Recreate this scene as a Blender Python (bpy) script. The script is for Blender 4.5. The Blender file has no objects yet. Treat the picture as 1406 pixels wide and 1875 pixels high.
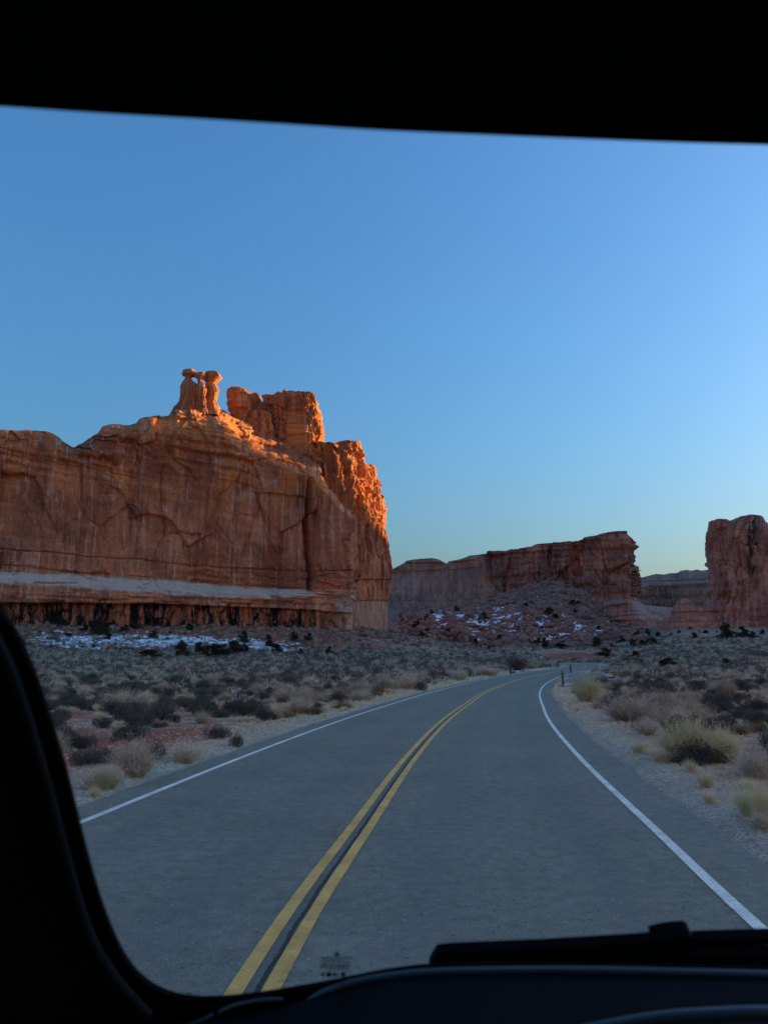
import bpy, math, random
import numpy as np
from mathutils import Vector
rng = np.random.default_rng(7); random.seed(7)
S = bpy.context.scene
COL = S.collection

# ------------------------------------------------------------------ camera
F, W0, H0, YH = 1406.0, 1406.0, 1875.0, 1212.0       # photo calibration (pixels)
EYE = 1.75
PITCH = math.atan((YH - H0/2)/F)
cam = bpy.data.objects.new("camera", bpy.data.cameras.new("camera")); COL.objects.link(cam)
cam.location = (0, 0, EYE); cam.rotation_euler = (math.pi/2 + PITCH, 0, 0)
cam.data.sensor_fit = 'VERTICAL'; cam.data.sensor_height = 36; cam.data.lens = 36*F/H0
cam.data.clip_start = 0.02; cam.data.clip_end = 20000
cam.data.dof.use_dof = True; cam.data.dof.focus_distance = 70; cam.data.dof.aperture_fstop = 6.5
S.camera = cam
S.view_settings.view_transform = 'Standard'; S.view_settings.look = 'None'
S.view_settings.gamma = 1; S.view_settings.exposure = 1.25
# ------------------------------------------------------------------ sky and sun
SUN_AZ, SUN_EL = math.radians(70), math.radians(10.0)      # azimuth from +Y towards +X
w = bpy.data.worlds.new("World"); S.world = w; w.use_nodes = True
nt = w.node_tree; nt.nodes.clear()
wo = nt.nodes.new('ShaderNodeOutputWorld'); bg = nt.nodes.new('ShaderNodeBackground')
sky = nt.nodes.new('ShaderNodeTexSky'); sky.sky_type = 'NISHITA'; sky.sun_disc = False
sky.sun_elevation = SUN_EL; sky.sun_rotation = SUN_AZ
sky.air_density = 1.7; sky.dust_density = 3.5; sky.ozone_density = 7.5; sky.altitude = 0
bg.inputs[1].default_value = 0.15
nt.links.new(sky.outputs[0], bg.inputs[0]); nt.links.new(bg.outputs[0], wo.inputs[0])
ld = bpy.data.lights.new("sun", 'SUN'); ld.energy = 5.0; ld.angle = math.radians(0.5); ld.color = (1.0, 0.66, 0.22)
lo = bpy.data.objects.new("sun", ld); COL.objects.link(lo)
sd = Vector((math.sin(SUN_AZ)*math.cos(SUN_EL), math.cos(SUN_AZ)*math.cos(SUN_EL), math.sin(SUN_EL)))
lo.rotation_euler = sd.to_track_quat('Z', 'Y').to_euler(); lo.location = (400, 300, 400)

# ------------------------------------------------------------------ helpers
CP, SP = math.cos(PITCH), math.sin(PITCH)
def ray(px, py):
    cx = (np.asarray(px, float)-W0/2)/F; cy = -(np.asarray(py, float)-H0/2)/F
    return cx, CP - cy*SP, SP + cy*CP
def P3(px, py, Y):
    x, y, z = ray(px, py); t = Y/y
    return np.array([x*t, y*t, EYE + z*t])
def project(x, y, z):
    dz = z - EYE; d = y*CP + dz*SP; u = -y*SP + dz*CP
    return W0/2 + F*x/d, H0/2 - F*u/d
_perm = np.random.default_rng(3).permutation(512).astype(np.int64); _perm = np.concatenate([_perm]*2)
_g = np.random.default_rng(4).normal(size=(512, 3)); _g /= np.linalg.norm(_g, axis=1)[:, None]
def perlin(x, y, z):
    x, y, z = np.broadcast_arrays(np.asarray(x, float), np.asarray(y, float), np.asarray(z, float))
    xi, yi, zi = np.floor(x).astype(np.int64), np.floor(y).astype(np.int64), np.floor(z).astype(np.int64)
    xf, yf, zf = x-xi, y-yi, z-zi
    u, v, w_ = [t*t*t*(t*(t*6-15)+10) for t in (xf, yf, zf)]
    xi &= 511; yi &= 511; zi &= 511
    def g(a, b, c):
        h = _perm[(_perm[(_perm[(xi+a) & 511]+yi+b) & 511]+zi+c) & 511]
        gg = _g[h]; return gg[..., 0]*(xf-a)+gg[..., 1]*(yf-b)+gg[..., 2]*(zf-c)
    l = lambda a, b, t: a+(b-a)*t
    return l(l(l(g(0,0,0), g(1,0,0), u), l(g(0,1,0), g(1,1,0), u), v), l(l(g(0,0,1), g(1,0,1), u), l(g(0,1,1), g(1,1,1), u), v), w_)*1.5
def fbm(x, y, z=0.0, o=4, gain=.5):
    s = 0; a = 1; n = 0
    for i in range(o):
        s = s + a*perlin(np.asarray(x)*2**i + 17.3*i, np.asarray(y)*2**i + 5.1*i, np.asarray(z)*2**i + 9.7*i); n += a; a *= gain
    return s/n
def ridged(x, y, z=0.0, o=3):
    s = 0; a = 1; n = 0
    for i in range(o):
        s = s + a*(1-2*np.abs(perlin(np.asarray(x)*2**i+3.3*i, np.asarray(y)*2**i, np.asarray(z)*2**i+7*i))); n += a; a *= .5
    return s/n
def cells(u, v, su, sv, seed, jit=.9):
    """fractured slabs: per-cell offset with a tilt, and distance to the joint between slabs"""
    u = np.asarray(u, float)/su; v = np.asarray(v, float)/sv; u, v = np.broadcast_arrays(u, v); iu = np.floor(u).astype(np.int64); iv = np.floor(v).astype(np.int64)
    b1 = np.full(u.shape, 1e9); b2 = np.full(u.shape, 1e9); val = np.zeros(u.shape)
    for a in (-1, 0, 1):
        for b in (-1, 0, 1):
            ci = (iu+a) & 511; cj = (iv+b) & 511; h = _perm[(_perm[(ci+seed*7) & 511]+cj) & 511]; g = _g[h]
            du = iu+a+.5+jit*.6*g[..., 0]-u; dv = iv+b+.5+jit*.6*g[..., 1]-v; d = np.hypot(du, dv); w_ = _g[(h*31+7) & 511]
            k = d < b1; b2 = np.where(k, b1, np.minimum(b2, d)); val = np.where(k, w_[..., 2]*1.2+du*w_[..., 0]*.9+dv*w_[..., 1]*.5, val); b1 = np.where(k, d, b1)
    return val, b2-b1
def sstep(a, b, x):
    t = np.clip((x-a)/(b-a), 0, 1); return t*t*(3-2*t)

def mesh_np(name, V, Fq, mat, attrs=None, smooth=True):
    """V (n,3), Fq (m,3|4) int -> mesh"""
    V = np.ascontiguousarray(V, np.float32); Fq = np.ascontiguousarray(Fq, np.int32)
    me = bpy.data.meshes.new(name); k = Fq.shape[1]
    me.vertices.add(len(V)); me.vertices.foreach_set('co', V.ravel())
    me.loops.add(Fq.size); me.loops.foreach_set('vertex_index', Fq.ravel())
    me.polygons.add(len(Fq)); me.polygons.foreach_set('loop_start', np.arange(0, Fq.size, k, dtype=np.int32))
    me.polygons.foreach_set('loop_total', np.full(len(Fq), k, np.int32))
    me.polygons.foreach_set('use_smooth', np.full(len(Fq), smooth))
    for nm, a in (attrs or {}).items():
        a = np.ascontiguousarray(a, np.float32)
        t = 'FLOAT_VECTOR' if a.ndim == 2 else 'FLOAT'
        at = me.attributes.new(nm, t, 'POINT'); at.data.foreach_set('vector' if a.ndim == 2 else 'value', a.ravel())
    me.update(calc_edges=True); me.validate()
    if mat: me.materials.append(mat)
    return me
def link(name, me, parent=None):
    o = bpy.data.objects.new(name, me); COL.objects.link(o)
    if parent: o.parent = parent
    return o
def tag(o, label=None, cat=None, group=None, kind=None):
    for k, v in (('label', label), ('category', cat), ('group', group), ('kind', kind)):
        if v: o[k] = v
    return o
def empty(name, loc=(0, 0, 0), **kw):
    o = bpy.data.objects.new(name, None); COL.objects.link(o); o.location = loc; o.empty_display_size = .2
    return tag(o, **kw)
def copy_tree(o, parent=None):
    c = o.copy(); COL.objects.link(c); c.parent = parent
    for ch in o.children: copy_tree(ch, c)
    return c
def gridfaces(nu, nv, wrap=False):
    i = np.arange(nu if wrap else nu-1); j = np.arange(nv-1); I, J = np.meshgrid(i, j, indexing='ij'); I2 = (I+1) % nu
    return np.stack([I*nv+J, I2*nv+J, I2*nv+J+1, I*nv+J+1], -1).reshape(-1, 4)

class N:                                             # tiny node helper
    def __init__(s, name):
        s.m = bpy.data.materials.new(name); s.m.use_nodes = True; s.t = s.m.node_tree; s.t.nodes.clear()
        s.out = s.n('ShaderNodeOutputMaterial'); s.b = s.n('ShaderNodeBsdfPrincipled'); s.l(s.b.outputs[0], s.out.inputs[0])
        s.b.inputs['Roughness'].default_value = .9; s.b.inputs['Specular IOR Level'].default_value = .2
    def n(s, t, **k):
        x = s.t.nodes.new(t)
        for a, v in k.items(): setattr(x, a, v)
        return x
    def l(s, a, b): s.t.links.new(a, b)
    def attr(s, nm): return s.n('ShaderNodeAttribute', attribute_name=nm)
    def map(s, vec, sc):
        m = s.n('ShaderNodeMapping'); m.inputs['Scale'].default_value = sc; s.l(vec, m.inputs[0]); return m.outputs[0]
    def noise(s, vec, scale=1, det=5, rough=.55, dist=0):
        x = s.n('ShaderNodeTexNoise'); x.inputs['Scale'].default_value = scale; x.inputs['Detail'].default_value = det
        x.inputs['Roughness'].default_value = rough; x.inputs['Distortion'].default_value = dist
        if vec is not None: s.l(vec, x.inputs['Vector'])
        return x.outputs['Fac']
    def ramp(s, f, *st):
        r = s.n('ShaderNodeValToRGB'); e = r.color_ramp.elements
        while len(e) < len(st): e.new(.5)
        for q, (p, c) in zip(e, st): q.position = p; q.color = (c, c, c, 1) if isinstance(c, (int, float)) else (*c, 1)
        s.l(f, r.inputs[0]); return r.outputs[0]
    def mix(s, f, a, b, mode='MIX'):
        x = s.n('ShaderNodeMix', data_type='RGBA', blend_type=mode)
        for sock, v in ((x.inputs[0], f), (x.inputs[6], a), (x.inputs[7], b)):
            if isinstance(v, (int, float)): sock.default_value = v
            elif isinstance(v, tuple): sock.default_value = (*v, 1)
            else: s.l(v, sock)
        return x.outputs[2]
    def math(s, op, a, b=0.0, clamp=False):
        x = s.n('ShaderNodeMath', operation=op, use_clamp=clamp)
        for sock, v in ((x.inputs[0], a), (x.inputs[1], b)):
            if isinstance(v, (int, float)): sock.default_value = v
            else: s.l(v, sock)
        return x.outputs[0]
    def bump(s, h, d=.1, st=1.0):
        x = s.n('ShaderNodeBump'); x.inputs['Distance'].default_value = d; x.inputs['Strength'].default_value = st
        s.l(h, x.inputs['Height']); s.l(x.outputs[0], s.b.inputs['Normal'])
    def base(s, c):
        if isinstance(c, tuple): s.b.inputs['Base Color'].default_value = (*c, 1)
        else: s.l(c, s.b.inputs['Base Color'])

# ------------------------------------------------------------------ materials
def rock_mat(name, base, dark, pale, streak=.6, fine=1.0, varn=(.012, .010, .012), upper=None):
    m = N(name); uv = m.attr('wuv').outputs['Vector']
    if upper:                                        # more orange upper beds, colour also raised to strengthen their sunlit glow
        sz = m.n('ShaderNodeSeparateXYZ'); m.l(uv, sz.inputs[0]); zz = m.math('ADD', sz.outputs[2], m.math('MULTIPLY', m.noise(m.map(uv, (.05, .05, .2)), 1, 5, .6), 24.))
        hb = m.ramp(m.math('DIVIDE', zz, 120.), (.52, 0.), (.66, 1.)); base0 = base; base = m.mix(hb, base, upper)
    else: base0 = base
    c = m.mix(m.ramp(m.noise(m.map(uv, (.06, .06, .05)), 1, 4), (.35, 0.), (.65, 1.)), base, dark)
    st = m.noise(m.map(uv, (.32, .3, .018)), 1, 6, .6)
    c = m.mix(m.math('MULTIPLY', m.ramp(st, (.50, 0.), (.62, 1.)), min(1, streak*1.15)), c, dark)
    st2 = m.noise(m.map(uv, (.9, .6, .03)), 1, 5, .6)
    c = m.mix(m.math('MULTIPLY', m.ramp(st2, (.54, 0.), (.66, 1.)), .85*streak), c, pale)
    pt = m.noise(m.map(uv, (.10, .1, .22)), 1, 6, .6, .6)
    c = m.mix(m.math('MULTIPLY', m.ramp(pt, (.55, 0.), (.72, 1.)), .45), c, pale)
    strat = m.noise(m.map(uv, (.02, .02, .8)), 1, 5, .65)
    c = m.mix(m.math('MULTIPLY', m.ramp(strat, (.35, 1.), (.55, 0.)), .38), c, tuple(q*.55 for q in base0))
    mot = m.noise(m.map(uv, (.9, .9, .9)), 1, 8, .7)
    c = m.mix(.5, c, m.ramp(mot, (.3, .33), (.7, .84)), 'OVERLAY')
    c = m.mix(m.attr('pale').outputs['Fac'], c, m.mix(m.noise(m.map(uv, (.08, .08, .9)), 1, 5), (.68, .54, .42), (.50, .37, .28)))
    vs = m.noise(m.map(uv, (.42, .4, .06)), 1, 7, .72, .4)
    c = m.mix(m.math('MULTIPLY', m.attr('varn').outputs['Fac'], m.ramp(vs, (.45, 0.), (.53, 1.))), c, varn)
    m.base(c)
    h = m.math('ADD', m.noise(m.map(uv, (1.1, 1.1, .7)), 1, 9, .66), m.math('MULTIPLY', m.noise(m.map(uv, (.5, .5, .12)), 1, 7, .65), .9))
    m.bump(h, .55*fine, .8)
    return m.m
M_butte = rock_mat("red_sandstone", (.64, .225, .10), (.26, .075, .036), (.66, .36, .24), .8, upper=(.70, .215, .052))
M_fin = rock_mat("purple_sandstone", (.56, .225, .14), (.22, .09, .07), (.62, .34, .24), .8, 1.6)
M_tower = rock_mat("brown_sandstone", (.58, .235, .145), (.22, .09, .07), (.68, .39, .27), .7, 1.3)
M_far = rock_mat("far_sandstone", (.50, .23, .15), (.22, .10, .08), (.60, .35, .25), .8, 2.5)

def ground_mat():
    m = N("desert_soil"); pos = m.n('ShaderNodeNewGeometry').outputs['Position']
    n1 = m.noise(m.map(pos, (.08, .08, .08)), 1, 5, .6)
    n2 = m.noise(m.map(pos, (.9, .9, .9)), 1, 7, .65)
    n3 = m.noise(m.map(pos, (6, 6, 6)), 1, 6, .7)
    soil = m.mix(m.ramp(n1, (.4, 0.), (.6, 1.)), (.34, .15, .09), (.36, .22, .145))
    c = m.mix(m.ramp(n2, (.49, 0.), (.60, 1.)), soil, (.38, .36, .25))                 # dry grass litter
    c = m.mix(m.math('MULTIPLY', m.ramp(n2, (.36, 1.), (.45, 0.)), .6), c, (.13, .10, .09))
    n0 = m.noise(m.map(pos, (.22, .22, .3)), 1, 7, .7)
    tal = m.mix(m.ramp(m.math('ADD', m.math('MULTIPLY', n2, .4), m.math('MULTIPLY', n0, .6)), (.44, 0.), (.56, 1.)), (.08, .042, .034), (.30, .16, .105))
    c = m.mix(m.attr('talus').outputs['Fac'], c, tal)
    c = m.mix(m.attr('red').outputs['Fac'], c, m.mix(n2, (.40, .12, .065), (.22, .075, .05)))
    n4 = m.noise(m.map(pos, (28, 28, 28)), 1, 4, .75)
    gr = m.mix(m.ramp(n4, (.38, 0.), (.62, 1.)), (.18, .175, .135), (.56, .58, .45)); gr = m.mix(m.ramp(n2, (.42, 0.), (.62, .5)), gr, (.30, .25, .20))
    c = m.mix(m.attr('gravel').outputs['Fac'], c, gr)
    c = m.mix(.45, c, m.ramp(n3, (.3, .25), (.7, .8)), 'OVERLAY')
    m.base(c); m.bump(m.math('ADD', m.math('MULTIPLY', n4, .35), m.math('ADD', m.math('MULTIPLY', n3, .5), m.math('MULTIPLY', n2, .7))), .06, .9); return m.m
M_ground = ground_mat()

def asphalt_mat(name="asphalt", k=1.0):
    m = N(name); pos = m.n('ShaderNodeNewGeometry').outputs['Position']
    big = m.noise(m.map(pos, (.35, .35, .35)), 1, 5, .6)
    fine = m.noise(m.map(pos, (60, 60, 60)), 1, 4, .8)
    mid = m.noise(m.map(pos, (7, 7, 7)), 1, 6, .7)
    c = m.mix(m.ramp(big, (.35, 0.), (.65, 1.)), (.180*k, .196*k, .150*k), (.214*k, .230*k, .178*k))
    c = m.mix(.8, c, m.ramp(fine, (.30, .18), (.70, .84)), 'OVERLAY')
    c = m.mix(.5, c, m.ramp(mid, (.32, .28), (.68, .72)), 'OVERLAY')
    stn = m.noise(m.map(pos, (1.1, 1.1, 1.1)), 1, 7, .72)
    c = m.mix(m.math('MULTIPLY', m.ramp(stn, (.52, 0.), (.70, 1.)), .24), c, (.08, .09, .08)); c = m.mix(m.math('MULTIPLY', m.ramp(stn, (.30, 1.), (.46, 0.)), .18), c, (.30, .33, .30))
    sp = m.n('ShaderNodeTexVoronoi'); sp.inputs['Scale'].default_value = 20; m.l(pos, sp.inputs['Vector'])
    sepc = m.n('ShaderNodeSeparateColor'); m.l(sp.outputs['Color'], sepc.inputs[0])
    sel = m.math('GREATER_THAN', sepc.outputs[0], .90); near = m.math('LESS_THAN', sp.outputs['Distance'], .26)
    c = m.mix(m.math('MULTIPLY', m.math('MULTIPLY', sel, near), .55), c, (.40, .37, .33))
    sel2 = m.math('LESS_THAN', sepc.outputs[1], .10)
    c = m.mix(m.math('MULTIPLY', m.math('MULTIPLY', sel2, near), .6), c, (.03, .03, .03))
    # wheel tracks and crack lines live in road coordinates (u across, v along)
    uv = m.attr('ruv').outputs['Vector']; sx = m.n('ShaderNodeSeparateXYZ'); m.l(uv, sx.inputs[0]); u = sx.outputs[0]
    trk = m.math('ABSOLUTE', m.math('SUBTRACT', m.math('ABSOLUTE', m.math('SUBTRACT', m.math('ABSOLUTE', u), 1.6)), .75))
    c = m.mix(m.math('MULTIPLY', m.ramp(trk, (.05, 1.), (.42, 0.)), .22), c, (.125*k, .152*k, .135*k))
    wob = m.math('MULTIPLY', m.math('SUBTRACT', m.noise(m.map(uv, (0, 2.2, 0)), 1, 8, .85), .5), .085)
    d = m.math('ABSOLUTE', m.math('SUBTRACT', m.math('SUBTRACT', u, .022), wob))
    wd = m.math('MULTIPLY', m.noise(m.map(uv, (0, 7, 0)), 1, 4, .8), .032)
    crk = m.math('LESS_THAN', d, wd)
    c = m.mix(m.math('MULTIPLY', crk, .9), c, (.012, .012, .013))
    seam = m.ramp(m.math('ABSOLUTE', u), (.045, 1.), (.06, 0.))
    c = m.mix(m.math('MULTIPLY', seam, .35), c, (.09, .10, .09))
    m.base(c); m.b.inputs['Roughness'].default_value = .88
    m.bump(m.math('ADD', fine, m.math('MULTIPLY', mid, .6)), .006, .7); return m.m
M_asph = asphalt_mat()
def paint_mat(name, col):
    m = N(name); pos = m.n('ShaderNodeNewGeometry').outputs['Position']
    f = m.noise(m.map(pos, (45, 45, 45)), 1, 5, .75); b = m.noise(m.map(pos, (2.5, 2.5, 2.5)), 1, 5, .7)
    c = m.mix(m.ramp(f, (.54, 0.), (.68, .85)), col, (.15, .15, .15))
    c = m.mix(m.ramp(b, (.42, .0), (.64, .6)), c, tuple(q*.5 for q in col))
    m.base(c); m.b.inputs['Roughness'].default_value = .7; return m.m
M_white = paint_mat("white_road_paint", (.86, .92, .80)); M_yel = paint_mat("yellow_road_paint", (.82, .53, .14))
def leaf_mat(name, a, b, rnd=True, tr=.0):
    m = N(name); oi = m.n('ShaderNodeObjectInfo'); t = m.attr('tint').outputs['Fac']
    f = m.math('ADD', m.math('MULTIPLY', oi.outputs['Random'], .5 if rnd else 0), m.math('MULTIPLY', t, .5 if rnd else 1.))
    m.base(m.mix(f, a, b)); m.b.inputs['Roughness'].default_value = .85; return m.m
M_sage = leaf_mat("sagebrush_leaf", (.045, .066, .062), (.125, .155, .135))
M_brush = leaf_mat("dry_brush_twig", (.30, .30, .225), (.66, .66, .52))
M_rabbit = leaf_mat("rabbitbrush_stem", (.40, .46, .27), (.72, .77, .50))
M_grass = leaf_mat("dry_grass_blade", (.50, .52, .33), (.78, .79, .54))
M_mat = leaf_mat("green_low_brush", (.12, .12, .045), (.23, .21, .09))
M_twig = leaf_mat("dark_twig", (.045, .038, .035), (.10, .085, .075))
M_jun = leaf_mat("juniper_needles", (.020, .030, .018), (.055, .070, .040))
M_bark = leaf_mat("juniper_bark", (.09, .06, .045), (.15, .11, .09))
def simple(name, col, rough=.8, spec=.3, nz=0.0, sc=30):
    m = N(name)
    if nz:
        pos = m.n('ShaderNodeNewGeometry').outputs['Position']
        m.base(m.mix(m.noise(m.map(pos, (sc,)*3), 1, 5, .7), tuple(q*(1-nz) for q in col), tuple(min(1, q*(1+nz)) for q in col)))
    else: m.base(col)
    m.b.inputs['Roughness'].default_value = rough; m.b.inputs['Specular IOR Level'].default_value = spec; return m.m
M_conc = simple("kerb_concrete", (.46, .43, .40), .9, .2, .25, 3)
M_snow = simple("old_snow", (.78, .80, .84), .7, .3, .08, 1)
M_post = simple("dark_brown_post", (.05, .028, .02), .6, .3, .3)
M_refl = simple("grey_reflector", (.16, .17, .2), .4, .5)
M_rockA = None
def boulder_mat():
    m = N("boulder_stone"); pos = m.n('ShaderNodeNewGeometry').outputs['Position']; oi = m.n('ShaderNodeObjectInfo')
    c = m.mix(oi.outputs['Random'], (.25, .135, .10), (.10, .06, .05)); c = m.mix(m.attr('tint').outputs['Fac'], c, (.30, .19, .15))
    c = m.mix(.5, c, m.ramp(m.noise(m.map(pos, (.7,)*3), 1, 6, .7), (.3, .3), (.7, .75)), 'OVERLAY'); m.base(c)
    m.bump(m.noise(m.map(pos, (1.5,)*3), 1, 6, .7), .3); return m.m
M_boul = boulder_mat()

# ------------------------------------------------------------------ terrain height
_cols = np.array([-500, 0, 350, 560, 690, 760, 850, 930, 1010, 1080, 1150, 1210, 1300, 1406, 1900.])
_rows = [
 [(60,0),(100,.9),(150,2.3),(180,3.6),(205,8.0),(228,12.5),(260,14),(600,14)],
 [(60,0),(100,.9),(150,2.3),(180,3.6),(205,8.0),(228,12.7),(260,14),(600,14)],
 [(60,0),(100,.7),(150,2.0),(190,3.6),(225,9.0),(252,13.0),(280,15),(600,15)],
 [(60,0),(100,.5),(150,1.5),(210,3.6),(245,9.0),(275,13.6),(300,15),(600,17)],
 [(60,0),(100,.4),(150,1.2),(230,4.0),(265,9.5),(290,12.5),(330,14),(420,20),(560,40),(800,40)],
 [(60,0),(100,.4),(150,1.1),(240,4.2),(270,8.8),(300,10.5),(340,10.5),(420,22),(560,41),(800,41)],
 [(60,0),(100,.4),(150,.9),(240,3.6),(300,6.5),(400,17),(480,32),(560,41),(800,41)],
 [(60,0),(100,.45),(150,.8),(240,3.4),(300,6.3),(400,19),(480,35),(560,50),(800,50)],
 [(60,0),(100,.35),(150,.75),(220,1.6),(300,6.0),(400,17),(480,38),(535,58),(800,60)],
 [(60,0),(100,.3),(150,.75),(220,1.9),(300,6.0),(400,16),(480,30),(540,50),(800,52)],
 [(60,0),(100,.3),(150,1.0),(220,3.2),(300,7.5),(400,14.5),(450,20),(500,24),(800,26)],
 [(60,0),(100,.3),(150,1.3),(220,4.2),(300,9.3),(400,15),(440,19),(500,22),(800,24)],
 [(60,0),(100,.4),(150,1.6),(220,5.0),(290,9.4),(350,11.5),(430,19.5),(800,24)],
 [(60,0),(100,.5),(150,1.9),(220,5.6),(290,10.6),(350,12.5),(430,20),(800,24)],
 [(60,0),(100,.5),(150,2.2),(220,6.0),(290,11),(350,13),(430,20),(800,24)]]
_Yg = np.concatenate([np.linspace(0, 700, 176), [1000, 8000]])
_ag = np.linspace(-1.2, 1.2, 241)
_tab = np.array([np.interp(_Yg, [0]+[q[0] for q in r], [0]+[q[1] for q in r]) for r in _rows])
_acol = (_cols-703)/1433.
_G = np.stack([np.interp(_ag, _acol, _tab[:, j]) for j in range(len(_Yg))], 1)
for _ in range(3):
    _G[:, 1:-3] = (_G[:, :-4]+2*_G[:, 1:-3]+_G[:, 2:-2])/4
    _G[1:-1] = (_G[:-2]+2*_G[1:-1]+_G[2:])/4
def T0(x, y):
    x = np.asarray(x, float); y = np.asarray(y, float); yy = np.maximum(y, 1.0)
    a = np.clip(x/yy, -1.19, 1.19); r = np.where(y > 0, y, 0); r = np.maximum(r, 0)
    fa = (a+1.2)/.01; ia = np.clip(fa.astype(int), 0, 239); ta = fa-ia
    iy = np.clip(np.searchsorted(_Yg, r)-1, 0, len(_Yg)-2); ty = np.clip((r-_Yg[iy])/(_Yg[iy+1]-_Yg[iy]), 0, 1)
    return (_G[ia, iy]*(1-ta)+_G[ia+1, iy]*ta)*(1-ty)+(_G[ia, iy+1]*(1-ta)+_G[ia+1, iy+1]*ta)*ty
# ------------------------------------------------------------------ road centreline
def catmull(P, n=14):
    P = np.array(P, float); Q = np.vstack([2*P[0]-P[1], P, 2*P[-1]-P[-2]]); o = []
    for i in range(1, len(Q)-2):
        for t in np.linspace(0, 1, n, endpoint=False):
            p0, p1, p2, p3 = Q[i-1:i+3]
            o.append(.5*((2*p1)+(-p0+p2)*t+(2*p0-5*p1+4*p2-p3)*t*t+(-p0+3*p1-3*p2+p3)*t**3))
    o.append(Q[-2]); return np.array(o)
def resample(P, ds):
    P = np.asarray(P, float); L = np.concatenate([[0], np.cumsum(np.linalg.norm(np.diff(P[:, :2], axis=0), axis=1))])
    s = np.linspace(0, L[-1], max(2, int(L[-1]/ds)+1)); return np.stack([np.interp(s, L, P[:, k]) for k in range(P.shape[1])], 1), s
RC = catmull([(-2.6,-40),(-1.9,-20),(-1.1,-4),(-.75,4),(-.2,9.2),(.6,15.7),(1.75,23.5),(3.1,31.2),(5.8,45.5),(9.4,61.5),(14.2,79),(19.3,95),(26.8,118),(35.5,142),(41.5,162),(44.5,178),(43.5,193),(37,206),(28,214),(19,218)])
RC, RS = resample(RC, .5)
RT = np.gradient(RC, axis=0); RT /= np.linalg.norm(RT, axis=1)[:, None]; RN = np.stack([RT[:, 1], -RT[:, 0]], 1)  # right normal
LANE = 3.12; ER, EL = 3.76, 3.62                       # paint lines, asphalt edges (right, left)
def road_dist(x, y):
    """signed lateral offset (right positive) and index of nearest centre point"""
    x = np.asarray(x, float).ravel(); y = np.asarray(y, float).ravel(); best = np.full(x.shape, 1e9); bi = np.zeros(x.shape, int)
    C = RC[::4]
    for k in range(0, len(x), 20000):
        d = (x[k:k+20000, None]-C[None, :, 0])**2+(y[k:k+20000, None]-C[None, :, 1])**2
        bi[k:k+20000] = d.argmin(1)*4
    dx = x-RC[bi, 0]; dy = y-RC[bi, 1]; lat = dx*RN[bi, 0]+dy*RN[bi, 1]
    full = np.hypot(dx, dy); lat = np.where((bi == 0) | (bi >= len(RC)-5), np.sign(lat)*full, lat)
    return lat, bi
RZ = T0(RC[:, 0], RC[:, 1])                            # the road is level across
# side entrance on the right (asphalt apron between the two kerbs)
def unproj(px, py):
    x, y, z = ray(px, py); t = np.geomspace(3, 900, 5000); X, Y, Z = x*t, y*t, EYE+z*t
    i = np.argmax(Z < T0(X, Y)+.04); return np.array([X[i], Y[i]])
APR = np.array([unproj(1016, 1257.5), unproj(1032, 1256.5), unproj(1047, 1252.5), unproj(1085, 1251), unproj(1160, 1251), unproj(1180, 1244.5), unproj(1119, 1240.5), unproj(1108, 1237), unproj(1079, 1233.3), unproj(1049, 1232.2)])
def in_poly(x, y, P):
    c = np.zeros(np.shape(x), bool); n = len(P)
    for i in range(n):
        x0, y0 = P[i]; x1, y1 = P[(i+1) % n]
        k = (y0 > y) != (y1 > y); c ^= k & (x < (x1-x0)*(y-y0)/((y1-y0) if y1 != y0 else 1e-9)+x0)
    return c
def height(x, y, detail=True):
    sh = np.shape(x); x = np.asarray(x, float).ravel(); y = np.asarray(y, float).ravel()
    h = T0(x, y); d, bi = road_dist(x, y); ad = np.where(d > 0, d-ER, -d-EL)
    R = np.hypot(x, y)
    if detail:
        far = sstep(170, 330, R)
        n = .10*fbm(x/2.2, y/2.2, 3, 3)+.35*fbm(x/14., y/14., 1, 3)+(1.5*fbm(x/30., y/30., 2, 4)+1.0*ridged(x/9., y/9., 2, 3)+.7*fbm(x/4., y/4., 6, 4)*sstep(280, 330, y))*far
        n += sstep(150, 200, y)*.5*fbm(x/6., y/6., 8, 3)
        h = h+n*sstep(.4, 7, ad)
    k = sstep(-.1, 2.5, ad)
    h = (RZ[bi])*(1-k)+h*k
    h = h-.09*sstep(.5, -.25, ad) + .02*sstep(.0, .6, ad)*(1-k)
    ap = in_poly(x, y, APR); h = np.where(ap, np.minimum(h, T0(x, y)-.05), h)
    return h.reshape(sh)
def hz(x, y): return float(height(np.array([x]), np.array([y]))[0])

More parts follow.
